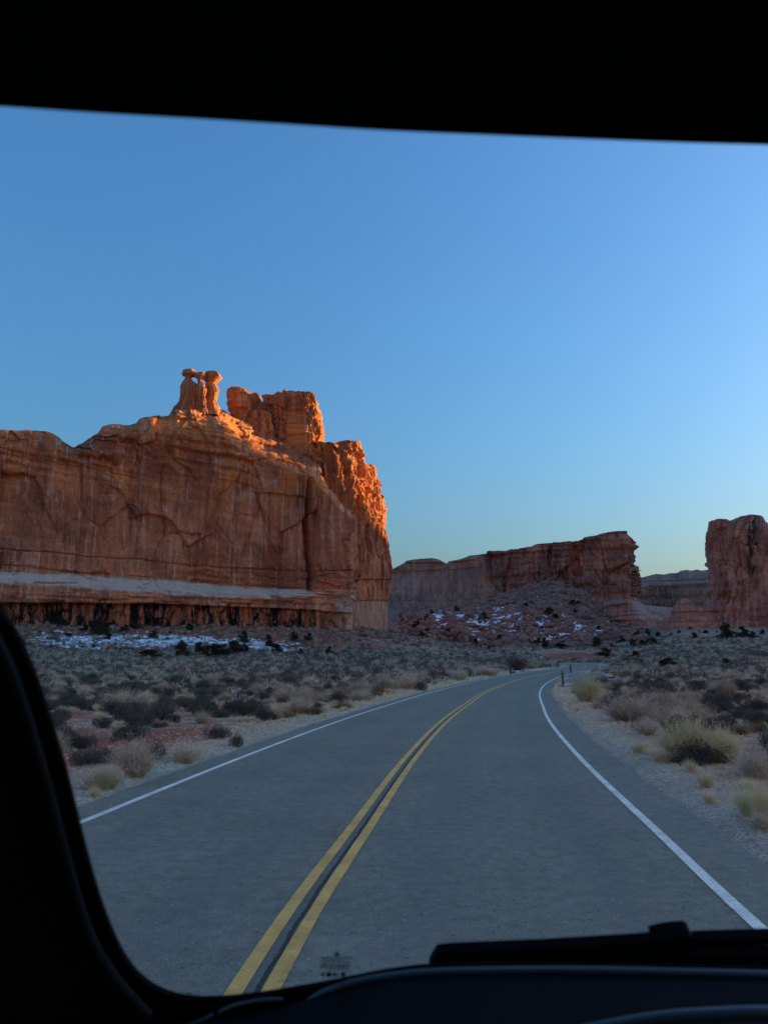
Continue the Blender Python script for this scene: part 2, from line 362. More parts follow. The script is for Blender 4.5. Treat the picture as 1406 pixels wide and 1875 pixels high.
def build_ground():
    ang = np.concatenate([np.radians(np.linspace(-33, 33, 760)), np.radians(np.linspace(34, 326, 120))])
    r = np.concatenate([[0.3], np.geomspace(1.5, 60, 230), np.geomspace(60.5, 620, 420), np.geomspace(630, 6000, 40)])
    A, R = np.meshgrid(ang, r, indexing='ij'); X = np.sin(A)*R; Y = np.cos(A)*R
    Z = height(X, Y)
    px, py = project(X, np.where(Y > 1, Y, 1), Z); px = np.where(Y > 1, px, -999)
    d, _ = road_dist(X, Y); d = d.reshape(X.shape); ad = np.where(d > 0, d-ER, -d-EL)
    n = fbm(X/9., Y/9., 4, 4)
    talus = sstep(-.1, .15, (X/40. > -.3)*1.0*(sstep(290, 330, Y)-.5)+n*.8) * sstep(640, 740, px)*sstep(1260, 1180, px)
    talus = np.maximum(talus, .85*sstep(195, 225, Y+n*20)*sstep(690, 600, px))
    red = sstep(.05, .4, n+.25*(sstep(185, 205, Y)*sstep(700, 560, px)))*sstep(150, 190, Y)*sstep(820, 740, px)
    red = np.maximum(red, .85*sstep(196, 210, Y-.03*px)*sstep(730, 690, px)*sstep(-.25, .15, fbm(X/6., Y/6., 14, 4)))
    red = np.maximum(red, sstep(1194, 1197, py+5*n)*sstep(1211, 1208, py+5*n)*sstep(985, 1010, px)*sstep(1145, 1110, px)*(Y > 150)*(Y < 360))
    red = np.maximum(red, .95*np.maximum(sstep(.08, .2, fbm(X/3.5, Y/3.5, 9, 3)), sstep(1.5, .6, ((X+4.9)/1.5)**2+((Y-17)/4.5)**2)*sstep(0, 1.2, ad-.8))*np.maximum(sstep(2.5, 5, ad), (Y < 24)*(X < -4.))*sstep(160, 60, Y))
    gravel = sstep(2.1, .4, ad+.9*n+(.5*fbm(X/1.2, Y/1.2, 5, 3)))*(Y < 260)
    me = mesh_np("desert_ground", np.stack([X, Y, Z], -1).reshape(-1, 3), gridfaces(len(ang), len(r), True)[:, ::-1], M_ground,
                 dict(talus=talus.ravel(), red=red.ravel(), gravel=gravel.ravel()))
    tag(link("desert_ground", me), kind="structure", label="red desert ground with dry grass litter")
build_ground()

# ------------------------------------------------------------------ road, paint, kerbs
def ribbon(name, o0, o1, dz, mat, s0=0, s1=1e9, th=.0, jitter=0.0, kind="structure", label=None, nu=2):
    k = (RS >= s0) & (RS <= s1); C, Nn, Z, s = RC[k], RN[k], RZ[k], RS[k]
    us = np.linspace(o0, o1, nu)
    rows = []
    for j, u in enumerate(us):
        uu = u + (jitter*fbm(s/.9, 3*j+.1, 0, 4) if j in (0, nu-1) else 0)
        P = C+Nn*np.reshape(uu*np.ones(len(C)), (-1, 1)); rows.append(np.column_stack([P, Z+dz]))
    ruv = [np.column_stack([np.full(len(s), u), s, 0*s]) for u in us]
    if th:                                              # side walls
        for q, r_ in ((0, 0), (-1, -1)):
            low = rows[q].copy(); low[:, 2] -= th
            if q == 0: rows.insert(0, low); ruv.insert(0, ruv[0])
            else: rows.append(low); ruv.append(ruv[-1])
    V = np.stack(rows, 1); n, m_ = V.shape[:2]
    me = mesh_np(name, V.reshape(-1, 3), gridfaces(n, m_)[:, ::-1], mat, dict(ruv=np.stack(ruv, 1).reshape(-1, 3)), smooth=False)
    return tag(link(name, me), kind=kind, label=label)
ribbon("road", -EL, ER, .0, M_asph, th=.12, jitter=.10, nu=9, label="two lane grey asphalt road bending right")
ribbon("road_edge_line", -LANE-.05, -LANE+.05, .005, M_white, label="white painted edge line left of the road")
ribbon("road_edge_line", LANE-.05, LANE+.05, .005, M_white, label="white painted edge line right of the road")
ribbon("road_centre_line", -.145, -.048, .005, M_yel, jitter=.004, label="left stripe of the double yellow centre line")
ribbon("road_centre_line", .048, .145, .005, M_yel, jitter=.012, label="right stripe of the double yellow centre line")
def apron():
    P = APR; c = P.mean(0); Q, _ = resample(np.vstack([P, P[:1]]), .6); V = []; nr = 8
    for t in np.linspace(0, 1, nr):
        R = c+(Q-c)*t; V.append(np.column_stack([R, T0(R[:, 0], R[:, 1])-.008]))
    V = np.stack(V, 1); ruv = np.full((V.shape[0]*nr, 3), 9.)
    me = mesh_np("side_road", V.reshape(-1, 3), gridfaces(V.shape[0], nr), M_asph, dict(ruv=ruv), smooth=False)
    tag(link("side_road", me), kind="structure", label="grey asphalt side entrance opening right of the road")
apron()
def kerb(pts, label, wd=.28, ht=.15):
    P = np.array([unproj(*p) for p in pts]); P, s = resample(catmull(P, 8), .35); t = np.gradient(P, axis=0); t /= np.linalg.norm(t, axis=1)[:, None]
    n = np.stack([t[:, 1], -t[:, 0]], 1); z = T0(P[:, 0], P[:, 1]); rows = []
    for u, h in ((-wd/2, -.15), (-wd/2, ht-.02), (-wd/2+.02, ht), (wd/2-.02, ht), (wd/2, ht-.02), (wd/2, -.15)):
        rows.append(np.column_stack([P+n*u, z+h]))
    V = np.stack(rows, 1); me = mesh_np("kerb", V.reshape(-1, 3), gridfaces(len(P), 6)[:, ::-1], M_conc, smooth=False)
    tag(link("kerb", me), kind="structure", label=label)
kerb([(1049, 1231.5), (1079, 1232.8), (1100, 1235), (1112, 1238), (1119, 1241)], "pale concrete kerb curving along the far side of the right entrance", .5)
kerb([(1029, 1258), (1035, 1255.5), (1042, 1253), (1050, 1252)], "short pale concrete kerb at the foot of the near right post", .35)
kerb([(905, 1230.5), (925, 1230.8), (938, 1231.6)], "short pale concrete kerb left of the left roadside post", .4)
kerb([(940, 1230.8), (952, 1228.4), (987, 1225.6), (1003, 1223.5)], "long pale concrete kerb in front of the big grey shrub", .6)

# ------------------------------------------------------------------ rock lofts
def tabv(t, x):
    if isinstance(t, (int, float)): return np.full(np.shape(x), float(t))
    t = np.array(t, float); return np.interp(x, t[:, 0], t[:, 1])
def sdist(px, py, L):
    L = np.array(L, float); best = np.full(px.shape, 1e9); sg = np.ones(px.shape)
    for (x0, y0), (x1, y1) in zip(L[:-1], L[1:]):
        dx, dy = x1-x0, y1-y0; t = np.clip(((px-x0)*dx+(py-y0)*dy)/(dx*dx+dy*dy+1e-9), 0, 1)
        qx, qy = px-x0-t*dx, py-y0-t*dy; d = np.hypot(qx, qy); s_ = np.sign(dx*qy-dy*qx)
        k = d < best; best = np.where(k, d, best); sg = np.where(k, s_, sg)
    return best, sg
def loft(name, foot, keys, ds, disp, mat, parent=None, steps=(), cracks=(), zones=None, rear=(), dirs=None):
    """foot: [(px, Y, py)]; keys: [(inward offset, py, samples to next)] front to crest; rear: [(offset, z)]"""
    FP = np.array([P3(px, py, Y)[:2] for px, Y, py in foot]); aux = np.column_stack([FP, [f[0] for f in foot]])
    Q, s = resample(aux, ds); P = Q[:, :2]; R = np.linalg.norm(P, axis=1); a = P[:, 0]/P[:, 1]
    t = np.gradient(P, axis=0); t /= np.linalg.norm(t, axis=1)[:, None]; nrm = np.stack([t[:, 1], -t[:, 0]], 1)
    for _ in range(12): nrm[1:-1] = (nrm[:-2]+nrm[1:-1]*2+nrm[2:])/4
    nrm /= np.linalg.norm(nrm, axis=1)[:, None]
    rad = P/R[:, None]; inw = rad if dirs is None else np.tile(np.array(dirs)/np.linalg.norm(dirs), (len(P), 1))
    rows = []; wt = []
    Kp = []
    for off, pyt, *_ in keys:
        px = 703+1433*a
        for _i in range(6):
            py = tabv(pyt, px); cy = -(py-H0/2)/F; px = W0/2+F*a*(CP-cy*SP)
        o = tabv(off, px); pl = P+inw*o[:, None]; rr = np.linalg.norm(pl, axis=1)
        cx_, cyy, cz_ = ray(px, py); z = EYE+cz_/np.hypot(cx_, cyy)*rr
        Kp.append(np.column_stack([pl, z]))
    for k in range(len(keys)-1):
        n = keys[k][2]
        for j in range(n): rows.append(Kp[k]+(Kp[k+1]-Kp[k])*(j/n)); wt.append(1.)
    rows.append(Kp[-1]); wt.append(.8)
    last = Kp[-1]
    for off, z in rear:
        pl = last[:, :2]+inw*off; zz = np.full(len(P), float(z)) if z > -50 else last[:, 2]+(z+100)
        rows.append(np.column_stack([pl, zz])); wt.append(0.3)
    V = np.stack(rows, 1); nu, nv = V.shape[:2]; wt = np.array(wt)[None, :]
    px, py = project(V[..., 0], V[..., 1], V[..., 2]); SS = np.tile(s[:, None], (1, nv)); Z = V[..., 2]
    D = disp(SS, Z, px, py)
    for L, h, wd in steps:
        d, sg = sdist(px, py, L); e = sstep(-1.3, 1.3, d*sg)*2-1; D = D+h*e*np.exp(-d/wd)*.5
    for L, h, wd in cracks:
        d, sg = sdist(px, py, L); D = D-h*np.exp(-(d/wd)**2)
    D = D*wt
    V[..., 0] += nrm[:, None, 0]*D; V[..., 1] += nrm[:, None, 1]*D
    at = dict(wuv=np.stack([SS, D*1.0, Z], -1).reshape(-1, 3)); px, py = project(V[..., 0], V[..., 1], V[..., 2])
    zn = zones(px, py, SS, Z) if zones else {}
    for k in ('pale', 'varn'): at[k] = np.broadcast_to(zn.get(k, 0.0), px.shape).ravel().copy()
    me = mesh_np(name, V.reshape(-1, 3), gridfaces(nu, nv)[:, ::-1], mat, at); return link(name, me, parent)
def pillar(name, levels, Y0, thick, mat, parent=None, amp=.35, seed=0, sq=2.6, nth=96, nz=90, flute=0.0, cap=True, zones=None, fs=1.0, bed=.3):
    """levels: [(py, pxL, pxR)] bottom to top"""
    L = np.array(levels, float); py = L[:, 0]; tt = np.concatenate([[0], np.cumsum(np.abs(np.diff(py))+.3*np.abs(np.diff(L[:, 2]-L[:, 1])))]); u = np.linspace(0, tt[-1], nz)
    py = np.interp(u, tt, L[:, 0]); l = np.interp(u, tt, L[:, 1]); r = np.interp(u, tt, L[:, 2])
    A = np.array([P3(a, b, Y0) for a, b in zip(l, py)]); B = np.array([P3(a, b, Y0) for a, b in zip(r, py)])
    c = (A+B)/2; hw = np.maximum(np.linalg.norm(B-A, axis=1)/2, .02); z = (A[:, 2]+B[:, 2])/2
    th = np.linspace(0, 2*math.pi, nth, endpoint=False); ct, st = np.cos(th), np.sin(th)
    ex = np.sign(ct)*np.abs(ct)**(2/sq); ey = np.sign(st)*np.abs(st)**(2/sq)
    hmax = hw.max(); X = c[None, :, 0]+hw[None]*ex[:, None]; Yc = Y0+thick*hmax*(hw/hmax)[None]**.8*ey[:, None]
    Zc = np.tile(z, (nth, 1)); nx, ny = np.tile(ct[:, None], (1, nz)), np.tile(st[:, None], (1, nz))
    sc = fs
    D = amp*1.5*fbm(X/(2.2*sc), Yc/(2.2*sc), Zc/(2.6*sc)+seed, 5, .6)+amp*.7*bed*np.tanh(3*perlin(Zc/(1.5*sc)+seed*3.1, X/(14*sc), 0))
    arc = th[:, None]*hmax+0*Zc; k_ = 2*math.pi*hmax; su = k_/max(5, round(k_/(3.4*sc)))
    c1, e1 = cells(arc+.5*fbm(X/3., Yc/3., Zc/4., 3)*sc, Zc+.8*sc*fbm(X/3., Yc/3., Zc/4.+9, 3), su, 5.5*sc, 3+seed % 40); c2, e2 = cells(arc, Zc, su*.4, 1.5*sc, 11+seed % 40)
    D = D+amp*(1.3*c1-.8*np.exp(-(e1/.06)**2)+.3*c2)
    if flute: D = D+flute*ridged(nx*hmax/(1.6*sc)+seed, ny*hmax/(1.6*sc), Zc/(14*sc), 3)
    D = D*np.minimum(1, hw/hmax*1.6)[None]
    X = X+nx*D; Yc = Yc+ny*D; Zc = Zc+.25*D
    V = np.stack([X, Yc, Zc], -1)
    if cap:
        ctr = V[:, -1].mean(0)
        for t in (.66, .33, .02): V = np.concatenate([V, (ctr+(V[:, nz-1]-ctr)*t+np.array([0, 0, .12*hw[-1]*(1-t)]))[:, None]], 1)
    nv = V.shape[1]; SS = np.tile((th*hmax)[:, None], (1, nv)); at = dict(wuv=np.stack([SS+seed*13, SS*0, V[..., 2]], -1).reshape(-1, 3))
    px, py_ = project(V[..., 0], V[..., 1], V[..., 2]); zn = zones(px, py_, SS, V[..., 2]) if zones else {}
    for k in ('pale', 'varn'): at[k] = np.broadcast_to(zn.get(k, 0.0), px.shape).ravel().copy()
    me = mesh_np(name, V.reshape(-1, 3), gridfaces(nth, nv, True), mat, at); return link(name, me, parent)
def densify(L, n, j, seed):
    L = np.array(L, float); r = np.random.default_rng(seed); P = [L[0]]
    for a, b in zip(L[:-1], L[1:]):
        for t in np.linspace(0, 1, n+1)[1:]: P.append(a+(b-a)*t+r.normal(size=2)*j*(t < 1))
    return np.array(P)

# ---- the big butte on the left
butte = empty("sandstone_butte", (-60, 262, 13), label="huge red sandstone butte on the left with its sunlit top glowing orange", cat="rock formation")
butte.location = (0, 0, 0)
SIL = [(-400,800),(-200,822),(-60,800),(0,790),(20,790),(60,787),(75,787),(92,789),(105,797),(118,806),(134,816),(138,817),(152,811),(165,802),(178,795),(186,783),(200,779),(215,779),(235,780),(248,777),(255,768),(280,762),(310,760),(318,752),(330,746),(345,746),(395,748),(412,753),(430,764),(455,776),(480,787),(510,800),(540,814),(565,832),(585,852),(597,880),(612,905),(627,926),(640,940),(660,960)]
WT = [(-400,840),(0,815),(70,812),(140,832),(180,812),(250,795),(310,792),(350,800),(400,800),(440,822),(480,840),(530,862),(570,880),(600,905),(627,938),(640,950),(660,970)]
def dispA(s, z, px, py):
    hi = sstep(900, 820, py)
    D = 2.6*fbm(s/24., z/40., 1, 3)+1.2*fbm(s/8., z/18., 2, 5, .55)+.5*ridged(s/5.5, z/45., 3, 3)*(.5+.9*sstep(420, 600, px))
    wu = s+3.5*fbm(s/14., z/14., 79., 4); wv = z+5*fbm(s/12., z/16., 80., 4)
    c1, e1 = cells(wu, wv, 13., 24., 5); c2, e2 = cells(wu, wv, 4.5, 8., 9)
    mid = sstep(1085, 1040, py)
    D = D+mid*(1.15*c1-.5*np.exp(-(e1/.03)**2)*sstep(.0, .4, fbm(s/20., z/20., 81., 2)+.2)+.38*c2*(.35+sstep(860, 800, py)*1.6))
    D = D+.3*fbm(s/1.6, z/2.6, 5, 4)
    bed = np.tanh(4*perlin(z/2.2+.04*s, s/60., 4.)); D = D+bed*(.10+.75*hi*sstep(.0, .5, fbm(s/20., z/14., 6, 2)+.35))
    D = D+hi*(.9*fbm(s/3.2, z/2.2, 7, 4))
    D = D+.5*sstep(1108, 1100, py)*sstep(1062, 1095, py)*np.tanh(5*perlin(z/.8+.02*s, s/25., 9.))
    c3, e3 = cells(wu, z+.8*fbm(s/6., z/3., 8, 3), 7., 1.6, 23); D = D+.55*c3*sstep(1030, 1060, py)*sstep(1106, 1100, py)
    low = sstep(1100, 1108, py); c4, e4 = cells(s+1.5*fbm(s/5., z/5., 6, 3), z, 3.1, 5.5, 27); D = D*(1-.5*low)+low*(-.9+.9*c4-.7*np.exp(-(e4/.07)**2)+.5*fbm(s/1.5, z/2., 11, 4)-1.6*sstep(.05, .5, perlin(s/9., z/12., 3.)))
    return D
STEPS = [(densify([(398,775),(412,800),(438,825),(455,850),(464,890),(470,930),(488,975),(505,1010),(510,1040)], 4, .8, 1), 1.6, 9),
         (densify([(250,945),(270,940),(300,945),(315,955),(330,975),(345,1000),(372,985)], 4, .9, 2), -1.8, 12),
         (densify([(212,892),(228,905),(240,928),(252,945)], 3, .8, 3), -1.2, 10),
         (densify([(372,1045),(376,1010),(372,985),(385,960),(395,938),(402,915)], 4, .9, 4), 1.3, 10),
         (densify([(140,812),(149,826),(152,850),(154,880),(153,930)], 4, .5, 5), -1.2, 8),
         (densify([(300,970),(306,985),(302,1000),(306,1035)], 3, .6, 6), 1.0, 8),
         (densify([(165,850),(200,862),(225,880),(245,905)], 4, 1., 8), 1.0, 8),
         (densify([(470,902),(500,905),(540,908),(558,912)], 4, .6, 9), -1.5, 10),
         (densify([(418,835),(455,845),(500,838),(545,850),(560,870)], 4, 1.2, 10), -1.2, 8),
         (densify([(400,878),(440,885),(470,895)], 4, .7, 12), -.7, 8),
         (densify([(360,1040),(395,1036),(412,1048),(425,1062)], 4, .6, 13), .9, 6)]
CR = [([(0,822),(60,835),(110,848),(152,853),(200,864),(250,873)], .55, 1.1),
      (densify([(566,880),(564,915),(562,950),(566,1000),(570,1050),(566,1078)], 3, .8, 14), 5.0, 4.2),
      (densify([(-60,995),(0,1004),(100,1013),(160,1020),(250,1023),(330,1034),(430,1042),(560,1046),(640,1045)], 6, .5, 15), .9, 1.3),
      ([(-60,1025),(0,1035),(60,1040),(150,1050),(200,1052),(330,1062),(420,1072),(560,1078),(640,1078)], .7, 1.2),
      (densify([(151,826),(153,880),(153,920)], 3, .3, 16), .8, 1.2),
      (densify([(600,955),(598,1000),(604,1040)], 3, .5, 17), .6, 1.4),
      (densify([(186,838),(205,842),(212,850)], 3, .5, 18), 2.5, 4), (densify([(218,806),(245,808)], 2, .5, 19), 2.2, 3.5),
      (densify([(0,872),(20,874)], 2, .5, 20), .6, 1.2), (densify([(28,800),(24,830),(15,850)], 3, .5, 21), .5, 1.2)]
def zA(px, py, s, z):
    n = fbm(s/6., z/2., 3, 3)
    bt = np.interp(px, [-100,0,150,330,430,560,600], [1036,1045,1053,1064,1073,1080,1082]); bb = np.interp(px, [-100,0,150,330,430,560,600], [1060,1066,1076,1090,1095,1094,1090])
    n2 = fbm(s/2.2, z/1.2, 4, 4); pale = sstep(-1, 3, py-bt+n*5+n2*2)*sstep(2, -4, py-bb+n*8+n2*4)*(.92+.2*n2)*sstep(604, 580, px)
    pale = np.maximum(pale, .45*sstep(600, 625, px)*sstep(1075, 1090, py))
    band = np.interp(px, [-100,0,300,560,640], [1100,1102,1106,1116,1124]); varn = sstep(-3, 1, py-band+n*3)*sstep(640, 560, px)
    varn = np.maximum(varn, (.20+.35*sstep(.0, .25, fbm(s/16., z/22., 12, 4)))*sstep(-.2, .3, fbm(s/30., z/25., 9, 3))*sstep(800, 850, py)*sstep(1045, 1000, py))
    return dict(pale=pale, varn=varn)
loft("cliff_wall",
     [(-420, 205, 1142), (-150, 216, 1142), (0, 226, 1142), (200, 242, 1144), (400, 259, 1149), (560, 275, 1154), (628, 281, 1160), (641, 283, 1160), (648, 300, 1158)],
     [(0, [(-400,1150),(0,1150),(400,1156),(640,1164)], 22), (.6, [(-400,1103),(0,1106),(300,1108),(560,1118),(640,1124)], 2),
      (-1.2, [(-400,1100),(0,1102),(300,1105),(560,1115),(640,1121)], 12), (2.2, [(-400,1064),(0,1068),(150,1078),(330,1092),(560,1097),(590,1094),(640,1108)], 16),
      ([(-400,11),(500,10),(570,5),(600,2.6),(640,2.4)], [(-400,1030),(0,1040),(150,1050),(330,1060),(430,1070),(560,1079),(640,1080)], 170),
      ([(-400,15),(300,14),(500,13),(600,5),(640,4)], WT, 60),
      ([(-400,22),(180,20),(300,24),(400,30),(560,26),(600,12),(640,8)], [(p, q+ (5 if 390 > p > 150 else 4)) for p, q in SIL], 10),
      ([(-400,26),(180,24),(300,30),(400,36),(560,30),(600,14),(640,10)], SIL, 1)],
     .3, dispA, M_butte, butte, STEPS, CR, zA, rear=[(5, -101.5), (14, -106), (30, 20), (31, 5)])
# ---- prow (separate mass, its sunlit face runs back to the right)
PT = [(560,815),(588,812),(600,810),(615,811),(622,815),(628,810),(640,808),(652,809),(660,812),(664,822),(670,838),(677,852),(684,852),(688,864),(693,878),(696,893),(701,905),(703,925),(706,945),(708,965),(712,990),(720,1010)]
def dispB(s, z, px, py):
    lit = sstep(1000, 900, py)
    D = 1.4*fbm(s/9., z/30., 21, 3)+1.9*ridged(s/5.2+.3*fbm(s/9., z/9., 1, 2), z/30., 22, 3)*(.6+.4*lit)+.9*ridged(s/1.9, z/9., 23, 3)*(.35+lit)
    D = D+lit*1.3*fbm(s/2., z/2.8, 24, 4)+.25*fbm(s/.8, z/1.2, 25, 3)
    c1, e1 = cells(s+1.2*fbm(s/4., z/6., 27., 3), z+2*fbm(s/4., z/6., 28., 3), 3.2, 11., 13); c2, e2 = cells(s+.5*fbm(s/2., z/3., 29., 2), z, 1.4, 3.2, 15)
    up = sstep(1110, 1040, py); D = D*(.35+.65*up)+(1.0*c1-.8*np.exp(-(e1/.06)**2))*(.25+.75*up)+.6*c2*(.2+.9*lit)
    D = D+.25*np.tanh(4*perlin(z/1.7, s/40., 26.))*lit
    return D-1.0*sstep(1130, 1180, py)
loft("prow", [(560, 306, 1160), (586, 299, 1160), (612, 297.5, 1160), (640, 303, 1160), (672, 315, 1160), (706, 333, 1160), (711, 342, 1160), (700, 360, 1160), (640, 365, 1160)],
     [(1.5, 1172, 30), (.6, 1100, 2), (-.2, 1098, 16), (-.2, 1062, 2), (-.9, 1060, 90), ([(560,1),(640,1),(700,1.2),(712,1.5)], [(p, q+26) for p, q in PT], 45), (2.5, [(p, q+3) for p, q in PT], 6), (4, PT, 1)],
     .28, dispB, M_butte, butte, rear=[(4, -100.8), (12, -102), (20, -108), (24, 5)], dirs=(-.75, .66),
     cracks=[(densify([(668,1052),(672,990),(678,960)], 4, .8, 31), 1.2, 2.2), (densify([(650,905),(652,960),(649,1040)], 4, 1., 32), 1.0, 2.5), (densify([(690,1050),(692,980)], 4, .6, 33), .8, 2)],
     steps=[(densify([(632,930),(636,980),(641,1043)], 4, .6, 34), 1.4, 6)],
     zones=lambda px, py, s, z: dict(pale=.38*sstep(1096, 1100, py), varn=.35*sstep(.0, .5, fbm(s/12., z/12., 41, 3))*sstep(940, 980, py)*sstep(1095, 1080, py)))
pillar("rock_knob", [(880,676,688),(868,677,689),(862,675,688),(856,674,687),(851,677,684)], 324, .9, M_butte, butte, .3, 71, 2.4, 48, 36)
pillar("rock_knob", [(835,645,662),(820,643,664),(814,640,661),(809,645,656)], 312, 1.2, M_butte, butte, .4, 72, 2.4, 60, 40)
# ---- tower group above the ridge
TG = [
 ("rock_tower", [(880,500,588),(840,505,589),(815,507,588),(790,508,586),(770,510,582),(750,508,579),(742,508,577),(736,509,575),(731,512,568),(728,520,556)], 313, 1.25, .85, 51, 5.0, 240, 210, .45),
 ("rock_tower", [(820,448,502),(790,452,497),(772,453,496),(760,455,492),(756,462,486)], 301, .9, .7, 52, 2.6, 120, 80, .4),
 ("rock_tower", [(800,478,525),(760,481,522),(740,482,520),(730,484,518),(724,492,505)], 318, .8, .7, 53, 4, 120, 90, .3),
 ("rock_knob", [(770,455,488),(757,457,489),(748,459,487),(742,457,480),(735,456,479),(728,455,479),(722,458,474),(720,462,470)], 310, .9, .35, 54, 2.5, 80, 60, 0),
 ("rock_knob", [(790,420,458),(764,421,456),(758,422,457),(752,417,460),(742,416,461),(733,418,459),(730,416,458),(724,415,459),(717,417,455),(713,422,448),(710,430,440)], 301, .95, .4, 55, 2.5, 100, 90, 0),
 ("rock_knob", [(800,566,587),(780,568,588),(776,570,590),(770,571,588)], 306, .8, .3, 56, 2.4, 48, 36, 0),
 ("rock_knob", [(775,552,578),(745,554,580),(738,556,577),(735,560,570)], 322, .9, .3, 57, 2.6, 60, 40, .1)]
for nm, lv, Y0, th_, am, sd_, sq_, a_, b_, fl in TG: pillar(nm, lv, Y0, th_, M_butte, butte, am, sd_, sq_, a_, b_, fl)
# ---- three hoodoos on the summit
G = [
 ([(764,312,368),(746,322,362),(738,327,361),(729,330,361),(718,331,362),(708,333,362),(703,335,361),(699,337,355),(694,340,351),(690,340,351),(687,334,359),(680,336,358),(678,341,357)], 284, .8, 81),
 ([(762,356,382),(744,359,379),(732,360,377),(722,359,378),(712,359,379),(704,361,374),(699,363,370),(694,362,371),(690,357,377),(685,358,377),(683,362,374)], 283, .75, 82),
 ([(764,368,408),(748,373,402),(738,376,397),(730,377,397),(720,378,399),(712,376,400),(706,377,398),(702,379,395),(696,374,401),(691,371,406),(686,374,403),(682,380,398),(680,386,394)], 286, .8, 83)]
for lv, Y0, th_, sd_ in G: pillar("hoodoo", lv, Y0, th_, M_butte, butte, .20, sd_, 2.5, 90, 120, .14, fs=.75)

# ---- middle fin
SC = [(690,1060),(716,1048),(722,1040),(728,1037),(740,1031),(744,1027),(760,1024),(790,1022),(803,1024),(818,1032),(822,1028),(838,1025),(860,1017),(880,1015),(892,1014),(896,1008),(925,1010),(945,1006),(960,1004),(985,998),(1000,996),(1030,994),(1060,992),(1068,987),(1080,983),(1100,980),(1120,975),(1140,973),(1141,980),(1146,1000),(1149,1020),(1151,1050),(1153,1075),(1156,1100),(1158,1120)]
def dispC(s, z, px, py):
    R = sstep(885, 900, px); top = sstep(16, 0, py-np.interp(px, [p[0] for p in SC], [p[1] for p in SC]))
    D = R*(4.5*fbm(s/32., z/80., 61, 3)+3.8*ridged(s/11., z/90., 62, 3)+1.8*ridged(s/4.5, z/34., 67, 3))+(1-R)*1.5*fbm(s/40., z/12., 63, 3)
    D = D+(.5+.7*R)*np.tanh(4*perlin(z/4.2, s/130., 64.))+.6*fbm(s/4., z/5., 65, 4)+top*1.6*np.tanh(5*perlin(z/1.9, s/50., 66.))+.6*ridged(s/3.4, z/3., 68, 3)
    c1, e1 = cells(s+4*fbm(s/20., z/20., 72., 3), z+4*fbm(s/20., z/20., 73., 3), 14., 38., 17); c2, e2 = cells(s+1.5*fbm(s/7., z/7., 74., 3), z, 5., 9., 19); D = D+(.25+.75*R)*(2.6*c1-1.8*np.exp(-(e1/.05)**2)*R+1.0*c2)
    D = D-5*sstep(882, 895, px)*sstep(930, 918, px)*sstep(1085, 1060, py)*sstep(1012, 1022, py)
    D = D-6*sstep(1040, 1050, px)*sstep(1078, 1066, px)*sstep(1062, 1045, py)*sstep(990, 1005, py)
    D = D-3.5*sstep(1000, 1006, px)*sstep(1032, 1024, px)*sstep(1070, 1055, py)*sstep(1012, 1020, py)
    return D
fin = loft("sandstone_fin", [(690, 612, 1150), (800, 605, 1150), (880, 592, 1150), (1000, 575, 1150), (1100, 560, 1150), (1150, 553, 1150), (1158, 560, 1150), (1156, 640, 1150)],
     [(0, 1150, 30), ([(690,0),(880,0),(900,0)], [(690,1112),(880,1110),(900,1115),(1160,1112)], 80),
      ([(690,40),(870,32),(885,6),(900,3)], [(690,1062),(740,1048),(820,1046),(885,1040),(900,1040),(1160,1045)], 60),
      ([(690,42),(870,34),(885,9),(900,4)], [(p, q+2.5) for p, q in SC], 4), ([(690,48),(870,38),(885,14),(900,8)], SC, 1)],
     .6, dispC, M_fin, None, rear=[(10, -102), (30, -104), (50, -112), (60, 10)],
     cracks=[(densify([(905,1090),(890,1060),(893,1030)], 4, 1, 61), 2, 3)],
     zones=lambda px, py, s, z: dict(varn=.75*sstep(-.15, .35, fbm(s/25., z/40., 71, 3))*sstep(880, 900, px)*sstep(1100, 1080, py), pale=.25*sstep(1012, 1004, py+.1*(px-900)*0)*0))
tag(fin, "long dark purple sandstone fin in the middle with a sheer right end", "rock formation")
# slickrock apron and sill at the foot of the fin, running to the tower
SS_ = [(1085,1150),(1098,1120),(1108,1104),(1120,1098),(1150,1096),(1160,1100),(1172,1104),(1180,1115),(1190,1124),(1200,1126),(1214,1130),(1222,1128),(1228,1120),(1233,1110),(1240,1101),(1250,1096),(1262,1096),(1270,1101),(1278,1109),(1288,1113),(1296,1106),(1306,1096),(1330,1100)]
def dispS(s, z, px, py):
    return 2.0*fbm(s/14., z/9., 91, 3)+.9*np.tanh(4*perlin(z/2.6, s/60., 92.))+.5*fbm(s/3., z/3., 93, 4)
sill = loft("slickrock_sill", [(1080, 520, 1165), (1105, 500, 1165), (1150, 470, 1165), (1220, 452, 1162), (1300, 440, 1162), (1335, 440, 1162)],
     [(-1, 1170, 16), (0, [(1080,1158),(1150,1148),(1200,1150),(1240,1145),(1330,1145)], 60), ([(1080,8),(1200,10),(1225,6)], [(p, q+9 if q < 1125 else q+5) for p, q in SS_], 14), ([(1080,14),(1200,16),(1225,10)], SS_, 1)],
     .5, dispS, M_tower, None, rear=[(8, -102), (20, -108), (30, 10)], zones=lambda px, py, s, z: dict(pale=.5*sstep(1150, 1165, px)*sstep(1232, 1215, px)*sstep(1140, 1125, py)))
tag(sill, "low rounded reddish slickrock sill with a small dome beside the right tower", "rock formation")
